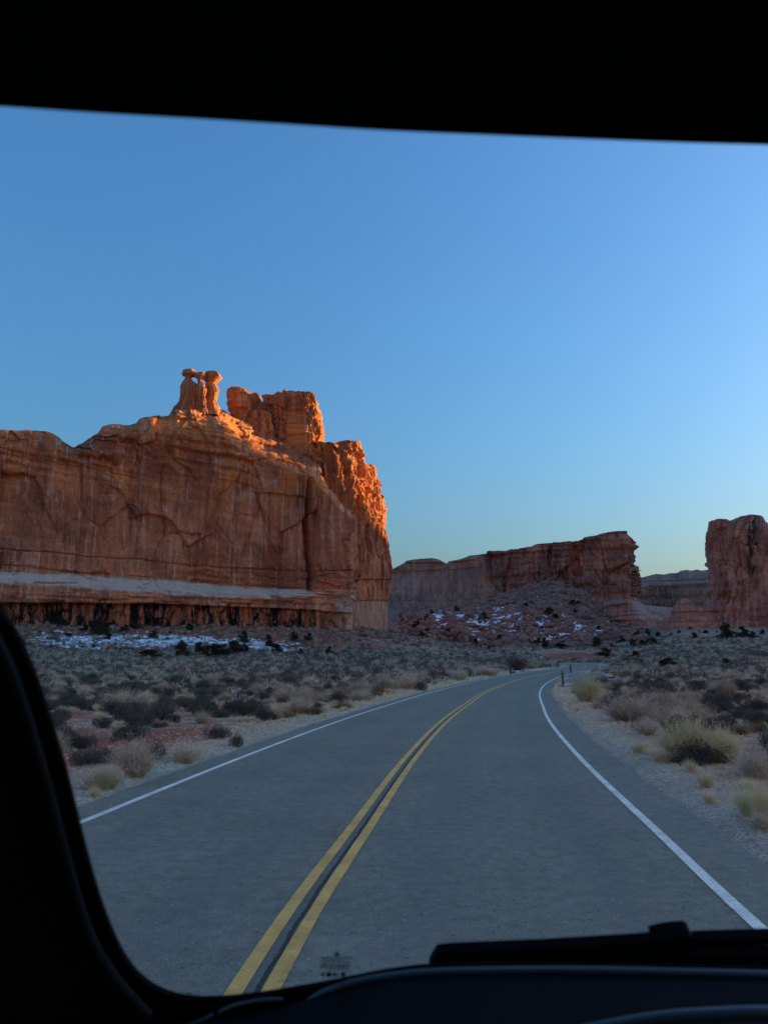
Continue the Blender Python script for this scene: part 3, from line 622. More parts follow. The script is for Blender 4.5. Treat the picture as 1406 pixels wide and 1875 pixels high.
lump = loft("slickrock_ledge", [(1140, 560, 1150), (1165, 548, 1150), (1200, 540, 1150), (1245, 535, 1150)],
     [(0, 1155, 20), (4, [(1140,1112),(1165,1118),(1200,1120),(1245,1125)], 14), (16, [(1140,1080),(1158,1090),(1168,1100),(1180,1108),(1200,1110),(1225,1112),(1245,1114)], 1)],
     .7, dispS, M_tower, None, rear=[(20, -104), (30, 10)], zones=lambda px, py, s, z: dict(pale=.3))
tag(lump, "pale stepped slickrock ledge behind the low sill, left of the small dome", "rock formation")
# ---- right tower
tower = empty("sandstone_tower", label="tall dark brown sandstone tower standing at the right edge", cat="rock formation")
zT = lambda px, py, s, z: dict(varn=sstep(1355, 1372, px+.06*(1000-py))*sstep(1398, 1380, px+.10*(1000-py))*sstep(1075, 1040, py)*.95, pale=.3*sstep(-.1, .4, fbm(s/8., z/8., 5, 3))*sstep(1030, 1060, py)*sstep(1110, 1080, py))
pillar("tower_body", [(1175,1268,1445),(1150,1278,1435),(1130,1286,1425),(1112,1294,1419),(1097,1302,1415),(1070,1304,1412),(1040,1302,1408),(1015,1300,1405),(1000,1300,1403),(985,1302,1400),(972,1308,1397),(962,1318,1393),(954,1336,1390),(948,1348,1386),(945,1362,1382),(943,1368,1376)],
       455, .8, M_tower, tower, 1.5, 91, 3.2, 300, 260, .5, zones=zT, fs=2.6, bed=.5)
pillar("rock_shoulder", [(1100,1305,1345),(1040,1303,1340),(1000,1300,1336),(990,1297,1334),(984,1297,1333),(972,1300,1333),(962,1300,1332),(956,1301,1330),(953,1306,1326)],
       450, .7, M_tower, tower, .9, 92, 3.4, 140, 160, .35, fs=1.8, bed=.5)
# ---- far mesa
SE = [(1120,1075),(1150,1066),(1155,1062),(1162,1058),(1168,1059),(1180,1056),(1192,1053),(1200,1051),(1215,1052),(1225,1050),(1240,1049),(1245,1045),(1258,1043),(1264,1045),(1275,1043),(1285,1045),(1300,1042),(1340,1040),(1480,1036),(1600,1050)]
def dispE(s, z, px, py): return 7*fbm(s/60., z/60., 95, 3)+3*ridged(s/22., z/90., 96, 3)+2.2*np.tanh(4*perlin(z/5., s/200., 97.))+1.2*fbm(s/8., z/8., 98, 4)
mesa = loft("sandstone_mesa", [(1110, 1010, 1150), (1200, 1000, 1150), (1320, 990, 1150), (1600, 980, 1150)],
     [(0, 1150, 20), (4, [(1110,1082),(1200,1072),(1320,1066),(1600,1070)], 50), (60, SE, 1)], 1.3, dispE, M_far, None, rear=[(40, -103), (80, 0)],
     zones=lambda px, py, s, z: dict(varn=.6*sstep(-.2, .3, fbm(s/40., z/60., 99, 3))*sstep(1066, 1074, py)))
tag(mesa, "far flat topped sandstone mesa seen in the gap left of the right tower", "rock formation")
# ---- unseen ridges, added to shade the valley and bounce light onto the walls
def ridge(pts, label, slope=1.0):
    Q, s = resample(np.array(pts, float), 3.0); t = np.gradient(Q[:, :2], axis=0); t /= np.linalg.norm(t, axis=1)[:, None]; n = np.stack([t[:, 1], -t[:, 0]], 1)
    rows = []; h = Q[:, 2]+1.2*fbm(s/25., 0, 0, 4)
    for o, k in ((-130*slope, -.1), (-60*slope, .35), (-40*slope, .5), (-8, .96), (0, 1), (40, 1), (60, .5), (150, -.1)):
        oo = o+10*fbm(s/50., k*3, 1, 3)*(k < .9); rows.append(np.column_stack([Q[:, :2]+n*np.reshape(oo, (-1, 1)), h*k]))
    V = np.stack(rows, 1); Z = V[..., 2]
    at = dict(wuv=np.stack([np.tile(s[:, None], (1, 8)), Z*0, Z], -1).reshape(-1, 3), pale=np.zeros(Z.size), varn=np.zeros(Z.size))
    tag(link("unseen_hills", mesh_np("unseen_hills", V.reshape(-1, 3), gridfaces(len(Q), 8), M_butte, at)), kind="structure", label=label)
SA, CA = math.sin(SUN_AZ), math.cos(SUN_AZ)
# unseen west rim, crest shaped for valley shade, lowered to light the east rim
ridge([(SA*s_-CA*q_, CA*s_+SA*q_, h_) for q_, s_, h_ in ((-900, 900, 20), (-120, 780, 25), (-70, 770, 60), (-40, 760, 200), (180, 750, 215), (280, 750, 216), (283, 750, 206), (286, 750, 184), (291, 750, 182), (299, 750, 174), (313, 750, 168), (351, 760, 168), (465, 870, 208), (560, 950, 232), (803, 1400, 264), (1100, 2000, 300))], "long unseen west rim with its crest shaped to shade the valley")
ridge([(150, -520, 120), (90, -380, 150), (20, -270, 165), (-50, -180, 165), (-110, -115, 150)], "unseen red rock rim added behind the viewpoint to bounce warm light", .25)  # unseen east rim, added to reflect warm sunlight onto the shaded cliffs

# ------------------------------------------------------------------ vegetation prototypes
def cards(P, D, Wd, L, tint, taper=.25, bend=None, r=rng):
    """thin leaf / stem strips: base points P, directions D, widths, lengths -> verts, faces(4), tint"""
    n = len(P); D = D/np.linalg.norm(D, axis=1)[:, None]
    side = np.cross(D, r.normal(size=(n, 3))); side /= np.linalg.norm(side, axis=1)[:, None]
    Wd = np.reshape(Wd*np.ones(n), (-1, 1)); L = np.reshape(L*np.ones(n), (-1, 1))
    if bend is None:
        T = P+D*L; V = np.stack([P-side*Wd/2, P+side*Wd/2, T+side*Wd/2*taper, T-side*Wd/2*taper], 1); Fc = np.arange(n*4).reshape(n, 4); k = 4
    else:
        M = P+D*L*.55; T = M+(D+bend)/np.linalg.norm(D+bend, axis=1)[:, None]*L*.45
        V = np.stack([P-side*Wd/2, P+side*Wd/2, M+side*Wd*.4, M-side*Wd*.4, T+side*Wd/2*taper, T-side*Wd/2*taper], 1)
        b = np.arange(n)[:, None]*6; Fc = np.concatenate([b+np.array([0, 1, 2, 3]), b+np.array([3, 2, 4, 5])]); k = 6
    return V.reshape(-1, 3), Fc, np.repeat(tint, k)
def join(parts):
    V, Fc, T, o = [], [], [], 0
    for v, f, t in parts: V.append(v); Fc.append(f+o); T.append(t); o += len(v)
    return np.concatenate(V), np.concatenate(Fc), np.concatenate(T)
def dome_pts(n, r, lumps=9):
    c = r.normal(size=(lumps, 3)); c[:, 2] = np.abs(c[:, 2])*.7; c = c/np.linalg.norm(c, axis=1)[:, None]*r.uniform(.15, .34, (lumps, 1)); c[:, 2] = c[:, 2]*1.1+.14
    rad = r.uniform(.14, .24, lumps); i = r.integers(0, lumps, n); d = r.normal(size=(n, 3)); d /= np.linalg.norm(d, axis=1)[:, None]
    P = c[i]+d*rad[i][:, None]*r.uniform(.45, 1.12, (n, 1))**.6; P[:, 2] = np.abs(P[:, 2])*.95
    return P, d, i
def sage_mesh(seed, n=3200):
    r = np.random.default_rng(seed); P, d, i = dome_pts(n, r, 11); up = d*.6+np.array([0, 0, .9])+r.normal(size=(n, 3))*.45
    lt = r.uniform(0, 1, 11)[i]*.5+r.uniform(0, .5, n)
    a = cards(P, up, r.uniform(.007, .014, n), r.uniform(.03, .065, n), lt, .4, r=r)
    m = 70; Q = np.column_stack([r.normal(size=(m, 2))*.04, np.zeros(m)]); dd = np.column_stack([r.normal(size=(m, 2))*.6, np.ones(m)*.8])
    b = cards(Q, dd, .014, r.uniform(.3, .55, m), np.zeros(m), .3, r=r)
    return mesh_np("sagebrush", *join([a, b])[:2], M_sage, dict(tint=join([a, b])[2]), False)
def brush_mesh(seed, mat, n=900, spread=.55, tip=True, name="dry_brush"):
    r = np.random.default_rng(seed); A = r.uniform(0, 2*math.pi, n); q = r.uniform(0, 1, n)**.6*spread
    lob = np.maximum(.45, .8+.35*np.sin(A*2+r.uniform(0, 6))+.25*np.sin(A*3+r.uniform(0, 6))+.2*np.sin(A*5+r.uniform(0, 6)))
    P = np.column_stack([np.cos(A)*q*.34*lob, np.sin(A)*q*.34*lob, r.uniform(0, .10, n)]); D = np.column_stack([np.cos(A)*q*1.5*lob, np.sin(A)*q*1.5*lob, np.ones(n)])+r.normal(size=(n, 3))*.22
    L = r.uniform(.35, 1.0, n)*(.6+.4*lob)*(1-.45*q/spread); D /= np.linalg.norm(D, axis=1)[:, None]
    parts = [cards(P, D, r.uniform(.005, .010, n), L, r.uniform(0, .6, n), .35, r.normal(size=(n, 3))*.16, r)]
    if tip:
        for k in range(4):
            t = r.uniform(.35, 1.0, (n, 1)); B = P+D*L[:, None]*t
            parts.append(cards(B, D+r.normal(size=(n, 3))*.75, .006, r.uniform(.05, .12, n), r.uniform(.4, 1, n), .2, np.zeros((n, 3)), r))
    v, f, t = join(parts); return mesh_np(name, v, f, mat, dict(tint=t), False)
def tuft_mesh(seed, n=620):
    r = np.random.default_rng(seed); A = r.uniform(0, 2*math.pi, n); q = r.uniform(0, 1, n)**.7
    P = np.column_stack([np.cos(A)*q*.16, np.sin(A)*q*.16, np.zeros(n)]); D = np.column_stack([np.cos(A)*q*.7, np.sin(A)*q*.7, np.ones(n)])+r.normal(size=(n, 3))*.12
    v, f, t = cards(P, D, r.uniform(.008, .014, n), r.uniform(.4, 1., n), r.uniform(0, 1, n), .15, np.column_stack([np.cos(A)*.5, np.sin(A)*.5, -.25*np.ones(n)])*r.uniform(.2, 1.1, (n, 1)), r)
    return mesh_np("grass_tuft", v, f, M_grass, dict(tint=t), False)
SAGE = [sage_mesh(100+i) for i in range(6)]
BRUSH = [brush_mesh(200+i, M_brush) for i in range(5)]
RABB = [brush_mesh(300+i, M_rabbit, 1800, .75, True, "rabbitbrush") for i in range(4)]
TUFT = [tuft_mesh(400+i) for i in range(5)]
GREEN = [brush_mesh(500+i, M_mat, 700, .8, True, "green_brush") for i in range(2)]
def scrub_mesh(seed):
    r = np.random.default_rng(seed); n = 1400; P, d, i = dome_pts(n, r, 14); P[:, 2] *= 1.25
    v, f, t = cards(P, d*.8+np.array([0, 0, .8])+r.normal(size=(n, 3))*.5, .010, r.uniform(.05, .12, n), r.uniform(0, 1, n), .3, r=r)
    m = 120; b = cards(np.column_stack([r.normal(size=(m, 2))*.05, np.zeros(m)]), np.column_stack([r.normal(size=(m, 2))*.55, np.ones(m)]), .012, r.uniform(.4, .75, m), r.uniform(0, 1, m), .3, r=r)
    v, f, t = join([(v, f, t), b]); return mesh_np("bare_shrub", v, f, M_twig, dict(tint=t), False)
SCRUB = [scrub_mesh(600+i) for i in range(3)]
def juniper(seed):
    r = np.random.default_rng(seed); n = 1700; lumps = 20
    c = np.column_stack([r.normal(size=(lumps, 2))*.27, r.uniform(.18, .92, lumps)]); c[:, :2] *= (1.15-c[:, 2:3]); rad = r.uniform(.07, .19, lumps)*(1.2-c[:, 2]*.6)
    i = r.integers(0, lumps, n); d = r.normal(size=(n, 3)); d /= np.linalg.norm(d, axis=1)[:, None]; P = c[i]+d*rad[i][:, None]*r.uniform(.5, 1.1, (n, 1))
    v, f, t = cards(P, d+np.array([0, 0, .7])+r.normal(size=(n, 3))*.4, .045, r.uniform(.06, .13, n), r.uniform(0, 1, n), .3, r=r)
    v[:, 2] = np.maximum(v[:, 2], .03); crown = mesh_np("crown", v, f, M_jun, dict(tint=t), False)
    m = 10; V = []; Fc = []; o = 0
    for k in range(5):
        a = r.uniform(0, 6.28); e = np.array([math.cos(a)*.2*(k > 0), math.sin(a)*.2*(k > 0), .55 if k else .75]); p0 = np.array([0, 0, -.08]); 
        for s_, w_ in ((0, .045), (.5, .03), (1, .01)):
            c0 = p0+(e-p0)*s_
            for q in range(6): V.append(c0+np.array([math.cos(q*1.047), math.sin(q*1.047), 0])*w_)
        for s_ in range(2):
            for q in range(6): Fc.append([o+s_*6+q, o+s_*6+(q+1) % 6, o+s_*6+6+(q+1) % 6, o+s_*6+6+q])
        o += 18
    trunk = mesh_np("trunk", np.array(V), np.array(Fc), M_bark, dict(tint=np.zeros(len(V))))
    return crown, trunk
JUN = [juniper(700+i) for i in range(4)]
def boulder_mesh(seed, res=20):
    r = np.random.default_rng(seed); th = np.linspace(0, 2*math.pi, res, endpoint=False); ph = np.linspace(0, math.pi, res//2+2)
    A, B = np.meshgrid(th, ph, indexing='ij'); V = np.stack([np.cos(A)*np.sin(B), np.sin(A)*np.sin(B), np.cos(B)], -1)
    V = np.sign(V)*np.abs(V)**.75; V = V*(.5+.16*perlin(V[..., 0]*1.3+seed, V[..., 1]*1.3, V[..., 2]*1.3)+.06*perlin(V[..., 0]*4+seed, V[..., 1]*4, V[..., 2]*4))[..., None]
    for _ in range(7):
        nrm = r.normal(size=3); nrm /= np.linalg.norm(nrm); h = r.uniform(.26, .42); dd = V@nrm; V = V-np.maximum(dd-h, 0)[..., None]*nrm*.95
    V = V*np.array([1, r.uniform(.65, 1), r.uniform(.55, .85)])
    return mesh_np("boulder", V.reshape(-1, 3), gridfaces(res, V.shape[1], True)[:, ::-1], M_boul, dict(tint=np.full(V.shape[0]*V.shape[1], r.uniform(0, 1))), smooth=False)
BOUL = [boulder_mesh(800+i) for i in range(8)]

def put(name, me, x, y, z, sx, sz, rz=None, **kw):
    o = link(name, me); o.location = (x, y, z); o.rotation_euler = (0, 0, rng.uniform(0, 6.28) if rz is None else rz); o.scale = (sx, sx, sz); return tag(o, **kw)
def hero(kind, bank, px, py, wpx, hpx, label, cat, wf=1.0, hf=1.0, i=None):
    """a plant whose foot shows at photo pixel (px, py), wpx wide and hpx high"""
    x, y = unproj(px, py); k = (y*CP)/F
    for _i in range(12):
        d, bi = road_dist(x, y); d = float(d[0]); ad = d-ER if d > 0 else -d-EL
        if ad > wpx*k*.30+.1: break
        x += RN[bi[0], 0]*.12*np.sign(d); y += RN[bi[0], 1]*.12*np.sign(d)
    z = hz(x, y)
    o = put(kind, bank[(i if i is not None else hash_i()) % len(bank)], x, y, z-.03, wpx*k*wf, hpx*k*hf, label=label, cat=cat); HERO.append((x, y, wpx*k*.5)); return o
HERO = []; _h = [0]
def hash_i(): _h[0] += 1; return _h[0]
# widths: sage dome ~.95 wide, .75 high; brush fan ~1.1 wide, .95 high
def SG(px, py, w_, h, lab): return hero("sagebrush", SAGE, px, py, w_, h, lab, "shrub", 1.05, 1.35)
def BR(px, py, w_, h, lab): return hero("dry_brush", BRUSH, px, py, w_, h, lab, "shrub", .95, 1.08)
def RB(px, py, w_, h, lab): return hero("rabbitbrush", RABB, px, py, w_, h, lab, "shrub", .80, 1.10)
def TF(px, py, w_, h, lab): return hero("grass_tuft", TUFT, px, py, w_, h, lab, "grass tuft", .85, 1.15)
# left side, near
SG(240, 1352, 78, 52, "large rounded dark grey sagebrush on bare red soil left of the road")
SG(165, 1395, 95, 48, "wide dark sagebrush nearest the pillar, left of a paler dry bush")
SG(275, 1388, 85, 44, "dark spreading sagebrush just behind the big pale bush by the road")
SG(400, 1350, 58, 34, "dark round sagebrush midway between the pale bush and the green patch")
SG(322, 1322, 28, 22, "small round dark sagebrush alone right of the large one on red soil")
SG(408, 1312, 46, 26, "dark grey sagebrush on the flat behind the round one near the road")
SG(98, 1326, 44, 32, "dark sagebrush beside the car pillar on the left flat")
SG(452, 1300, 34, 22, "dark sagebrush left of the yellow green patch")
SG(434, 1362, 38, 30, "grey sagebrush at the verge between tufts of straw grass")
BR(330, 1418, 95, 84, "big pale fluffy dry bush at the left verge of the road")
BR(170, 1482, 90, 70, "pale grey twiggy bush at the verge next to the car pillar")
BR(245, 1440, 80, 54, "brownish dry bush behind the verge, left of the big pale one")
BR(385, 1392, 60, 44, "brown dry bush at the verge right of the big pale one")
RB(300, 1440, 55, 40, "pale grey green bush touching the left asphalt edge")
BR(200, 1430, 60, 40, "low tan dry bush on the red soil near the pillar")
TF(268, 1452, 24, 26, "small straw coloured tuft against the left asphalt edge")
TF(440, 1385, 34, 30, "straw grass tuft on the left verge beside a grey sagebrush")
TF(150, 1500, 40, 40, "straw grass tuft lowest on the left verge by the pillar")
BR(655, 1279, 62, 46, "tan rounded bush first in the row along the left road edge")
BR(702, 1266, 52, 40, "tan rounded bush second in the row along the left road edge")
BR(746, 1262, 46, 40, "tan brown bush third in the row along the left road edge")
SG(770, 1264, 30, 28, "dark sagebrush closing the row of tan bushes on the left")
BR(842, 1246, 44, 28, "tan bush by the left road edge before the roadside post")
BR(900, 1237, 52, 24, "tan bush just left of the left roadside post")
hero("bare_shrub", SCRUB, 956, 1229, 44, 36, "big dark grey leafless shrub behind the pale kerb left of the road", "shrub", 1.1, 1.15, 0)
BR(1005, 1219, 30, 13, "low tan bush inside the far bend of the road")
for k, (px, py, w_, h, lab) in enumerate([(520, 1312, 60, 20, "nearer"), (575, 1306, 66, 20, "middle"), (628, 1296, 50, 18, "farther")]):
    hero("green_brush", GREEN, px, py, w_, h, f"low yellow green brush patch at the left verge, the {lab} of three", "shrub", .7, 1.1)
# right side
RB(1076, 1284, 58, 60, "tall pale feathery bush close behind the near right post")
BR(1105, 1292, 40, 34, "brown bush at the foot of the tall pale feathery one")
BR(1150, 1318, 110, 62, "wide dark based tan bush right of the gravel verge")
BR(1210, 1306, 95, 56, "broad pale tan bush behind the straw topped rabbitbrush")
BR(1262, 1330, 80, 58, "pinkish tan bush left behind the big straw topped rabbitbrush")
SG(1275, 1392, 135, 54, "dark mass of sagebrush under the big straw topped rabbitbrush")
RB(1262, 1388, 115, 92, "big straw topped rabbitbrush standing on the right verge")
RB(1325, 1392, 80, 74, "grey green rabbitbrush right beside the big straw topped one")
BR(1385, 1420, 80, 70, "grey brown bush at the right edge behind the straw grass")
TF(1172, 1376, 44, 26, "pale grass tuft on the right gravel verge, farthest of the pale tufts")
TF(1212, 1392, 56, 30, "pale wide grass tuft on the right gravel verge below the dark sagebrush")
TF(1264, 1410, 24, 28, "small upright straw tuft below the big straw topped rabbitbrush")
TF(1292, 1438, 42, 36, "pale straw tuft alone on the right gravel verge")
TF(1298, 1466, 32, 30, "low grey straw tuft below the lone pale tuft")
TF(1368, 1490, 62, 66, "bright straw grass clump near the right edge of the view")
TF(1398, 1500, 56, 86, "tall bright straw grass clump cut by the right edge of the view")
BR(1395, 1512, 60, 40, "grey dry bush under the tall bright straw clump")
for k, (px, py, w_, h, lab) in enumerate([(1350, 1345, 60, 26, "nearer"), (1398, 1340, 60, 30, "farther")]):
    hero("green_brush", GREEN, px, py, w_, h, f"olive green low brush at the right edge, the {lab} of two", "shrub", .7, 1.1)
for k, (px, py, w_, h, lab) in enumerate([(1310, 1300, 60, 34, "dark sagebrush behind the straw topped rabbitbrush, left in a dark row"), (1362, 1312, 62, 34, "dark sagebrush in the dark row near the right edge"), (1400, 1325, 50, 38, "very dark sagebrush cut by the right edge of the view"), (1180, 1268, 44, 20, "dark green brush behind the side entrance on the right")]):
    SG(px, py, w_, h, lab)
for px, py, w_, h, lab in [(1222, 1222, 30, 18, "dark round juniper alone on the grassy slope right of the road"), (1163, 1206, 14, 14, "small dark juniper on the slope above the far bend"), (1330, 1173, 20, 28, "dark juniper below the right tower, the bigger of two"), (1360, 1170, 18, 20, "dark juniper below the right tower, the smaller of two"), (1272, 1172, 10, 14, "little pointed juniper left of the pair below the tower"),
                           (1025, 1192, 24, 14, "dark juniper above the red patch behind the road"), (1108, 1206, 24, 16, "dark juniper in front of the red patch behind the road"), (985, 1180, 14, 10, "dark juniper on the snowy slope left of the debris cone"), (1005, 1126, 16, 14, "dark juniper high on the left side of the debris cone"), (1018, 1137, 14, 12, "dark juniper just below the highest one on the cone"),
                           (1328, 1218, 16, 12, "dark juniper low on the right grassy slope"), (1174, 1217, 10, 9, "tiny juniper beside the lone round one"), (190, 1056, 28, 12, "dark green bush growing on the pale bench of the butte"),
                           (330, 1205, 24, 28, "tall dark juniper in the snow under the butte"), (398, 1203, 44, 22, "broad dark juniper in the snow under the butte"), (365, 1200, 24, 22, "middle dark juniper in the snow under the butte"), (430, 1197, 26, 24, "dark juniper right of the broad one in the snow"), (270, 1206, 40, 16, "low spreading juniper left of the tall one in the snow"), (180, 1160, 24, 26, "dark shrubby juniper at the foot of the streaked cliff band"), (110, 1150, 22, 18, "dark juniper at the cliff foot near the left")]:
    jm = JUN[hash_i() % 4]
    if py == 1055: x, y, z = P3(px, py, 246)
    else:
        x, y = unproj(px, py); z = hz(x, y)
    k = y/F; t = empty("juniper_tree", (x, y, z-.05), label=lab, cat="tree"); t.scale = (w_*k*1.25, w_*k*1.25, h*k*1.08); t.rotation_euler = (0, 0, rng.uniform(0, 6))
    link("crown", jm[0], t); link("trunk", jm[1], t); HERO.append((x, y, w_*k*.5))

# ---- scattered plants: nearest as objects, the rest merged
def clump_merge(name, pts, mat, label, n=46, style=0, cap=9000):
    """pts: (x, y, z, width, height)"""
    pts = pts[:cap]; m = len(pts)
    if not m: return
    r = np.random.default_rng(len(name)); P = np.repeat(pts, n, 0); N_ = len(P); d = r.normal(size=(N_, 3)); d[:, 2] = np.abs(d[:, 2])*.9; d /= np.linalg.norm(d, axis=1)[:, None]
    if style == 0:                                # dome of leaves
        q = r.uniform(.45, 1, (N_, 1)); B = np.column_stack([P[:, 0]+d[:, 0]*P[:, 3]*.5*q[:, 0], P[:, 1]+d[:, 1]*P[:, 3]*.5*q[:, 0], P[:, 2]+d[:, 2]*P[:, 4]*.8*q[:, 0]])
        D = d+np.array([0, 0, .6])+r.normal(size=(N_, 3))*.4; L = P[:, 4]*r.uniform(.15, .34, N_); W = P[:, 3]*r.uniform(.06, .13, N_)
    else:
        a = r.uniform(0, 6.28, N_); q = r.uniform(0, 1, N_)**.6; B = np.column_stack([P[:, 0]+np.cos(a)*q*P[:, 3]*.25, P[:, 1]+np.sin(a)*q*P[:, 3]*.25, P[:, 2]])
        D = np.column_stack([np.cos(a)*q*.7, np.sin(a)*q*.7, np.ones(N_)]); L = P[:, 4]*r.uniform(.6, 1.1, N_); W = P[:, 3]*r.uniform(.025, .06, N_)
    t = np.clip(np.repeat(r.uniform(0, 1, m), n)*.6+r.uniform(0, .4, N_), 0, 1)
    v, f, t = cards(B, D, W, L, t, .3, r=r); tag(link(name, mesh_np(name, v, f, mat, dict(tint=t), False)), label=label, cat="scrub", kind="stuff")
def scatter(n, ymin, ymax, seed, margin=.9, alo=-.56, ahi=.56, powr=1.0):
    r = np.random.default_rng(seed); a = r.uniform(alo, ahi, n); y = (r.uniform(ymin**(1+powr), ymax**(1+powr), n))**(1/(1+powr)); x = a*y
    d, _ = road_dist(x, y); ad = np.where(d > 0, d-ER, -d-EL); k = (ad > margin) & ~in_poly(x, y, APR) & ((ad > 2.5) | (r.uniform(0, 1, n) < .5))
    qx, qy = project(x, y, T0(x, y)); k &= ~((qx > 990) & (qx < 1135) & (qy > 1195) & (qy < 1209) & (y > 150))
    x, y, ad = x[k], y[k], ad[k]; hx = np.array([h[0] for h in HERO]); hy = np.array([h[1] for h in HERO]); hr = np.array([h[2] for h in HERO])
    d2 = np.hypot(x[:, None]-hx, y[:, None]-hy); k = (d2 > hr*.8).all(1); return x[k], y[k], ad[k], r
def bare(x, y):                                   # red bare patches with hardly any plants
    return np.maximum(sstep(.06, .22, fbm(x/3.5, y/3.5, 9, 3)), sstep(1.5, .6, ((x+4.9)/1.5)**2+((y-17)/4.5)**2))
def cluster(x, y, s): return fbm(x/9., y/9., s, 3)
def groups(kind, bank, n, seed, wr, hr_, mat, cats, style, ymin=7, ymax=215, sel=lambda x, y, ad, r: np.ones(len(x), bool), nmax=300, cap=9000, nc=46, powr=1.0, gl=None, margin=.9, wf=1, hf=1):
    x, y, ad, r = scatter(n, ymin, ymax, seed, margin=margin, powr=powr); k = sel(x, y, ad, r); x, y, ad = x[k], y[k], ad[k]
    if kind != "grass_tuft":
        keep = np.ones(len(x), bool); cell = {}
        for i in np.argsort(r.uniform(size=len(x))):
            c = (int(x[i]/.9), int(y[i]/.9))
            if c in cell: keep[i] = False
            cell[c] = 1
        x, y, ad = x[keep], y[keep], ad[keep]
    w_ = r.uniform(*wr, len(x))*(.75+.5*r.uniform(0, 1, len(x))**2); h = w_*r.uniform(*hr_, len(x)); w_ = w_*np.clip(.55+ad*.25, .5, 1); h = h*np.clip(.5+ad*.2, .45, 1)
    z = height(x, y)-.02; o = np.argsort(y/w_); x, y, z, w_, h = x[o], y[o], z[o], w_[o], h[o]
    infr = np.abs(x/y) < .50
    idx = np.where(infr)[0][:nmax]; rest = np.setdiff1d(np.arange(len(x)), idx)
    d, _ = road_dist(x, y)
    for i in idx:
        s = 1 if d[i] > 0 else 0
        put(kind, bank[i % len(bank)], x[i], y[i], z[i], w_[i]*wf, h[i]*hf, label=gl[s], cat=cats, group=gl[s+2])
    clump_merge("distant_"+kind, np.column_stack([x, y, z, w_, h])[rest], mat, gl[4], nc, style, cap)
groups("sagebrush", SAGE, 21000, 11, (.65, 1.25), (.55, .8), M_sage, "shrub", 0, ymin=9, sel=lambda x, y, ad, r: (r.uniform(size=len(x)) > .92*bare(x, y)) & (cluster(x, y, 3)+r.normal(size=len(x))*.25 > -.12) & (ad > 1.5),
       gl=("small dark grey sagebrush scattered over the flat left of the road", "small dark grey sagebrush scattered over the ground right of the road", "sagebrush left of the road", "sagebrush right of the road", "dark sagebrush dotting the far flats"), wf=1.05, hf=1.35, cap=12000, nc=48)
groups("dry_brush", BRUSH, 9000, 12, (.6, 1.15), (.6, .9), M_brush, "shrub", 1, ymin=9, sel=lambda x, y, ad, r: (r.uniform(size=len(x)) > .93*bare(x, y)) & (cluster(x, y, 5)+r.normal(size=len(x))*.2+.25*sstep(6, 2, ad) > .02) & (ad > 1.2),
       gl=("small tan dry bush among the sagebrush left of the road", "small tan dry bush among the sagebrush right of the road", "dry bushes left of the road", "dry bushes right of the road", "tan dry brush on the far flats"), wf=.95, hf=1.08, cap=3500, nc=60)
groups("grass_tuft", TUFT, 16000, 13, (.22, .5), (.7, 1.2), M_grass, "grass tuft", 1, ymin=6, sel=lambda x, y, ad, r: (r.uniform(size=len(x)) > .8*bare(x, y)) & (cluster(x, y, 7)+r.normal(size=len(x))*.25+.3*sstep(3, .5, ad) > .0), margin=.35,
       gl=("small straw coloured grass tuft on the left side of the road", "small straw coloured grass tuft on the right side of the road", "grass tufts left of the road", "grass tufts right of the road", "straw coloured grass on the far flats"), cap=11000, nc=26)
def distant():
    x, y, ad, r = scatter(17000, 130, 350, 31, alo=-.56, ahi=.60); k = (cluster(x, y, 13)+r.normal(size=len(x))*.3 > -.15); x, y = x[k], y[k]; w_ = r.uniform(.7, 1.9, len(x)); z = height(x, y)-.05
    k = r.uniform(size=len(x)) < .68
    clump_merge("distant_scrub", np.column_stack([x, y, z, w_, w_*.7])[k], M_sage, "dark scrub covering the distant flats and slopes", 34, 0, 12000)
    clump_merge("distant_grass", np.column_stack([x, y, z, w_, w_*.6])[~k], M_brush, "tan grass covering the distant flats and slopes", 34, 1, 6000)
distant()
def litter():
    r = np.random.default_rng(5); n = 230000; a = r.uniform(-.6, .6, n); y = r.uniform(4**.7, 110**.7, n)**(1/.7); x = a*y
    d, _ = road_dist(x, y); ad = np.where(d > 0, d-ER, -d-EL); k = (ad > .12) & (r.uniform(size=n) < np.where(ad < 2, .95, .36)) & ~in_poly(x, y, APR) & (r.uniform(size=n) > .6*bare(x, y)*(ad > 3)); x, y = x[k], y[k]; n = len(x)
    P = np.column_stack([x, y, height(x, y)+.002]); D = np.column_stack([r.normal(size=(n, 2)), r.uniform(-.02, .8, n)]); s = np.clip(y/14, .7, 5)
    v, f, t = cards(P, D, .009*s, r.uniform(.03, .13, n)*s**.7, r.uniform(0, 1, n), .3, r=r)
    tag(link("dry_grass", mesh_np("dry_grass", v, f, M_grass, dict(tint=t), False)), label="dry grass stalks and litter on the verges", cat="grass", kind="stuff")
litter()

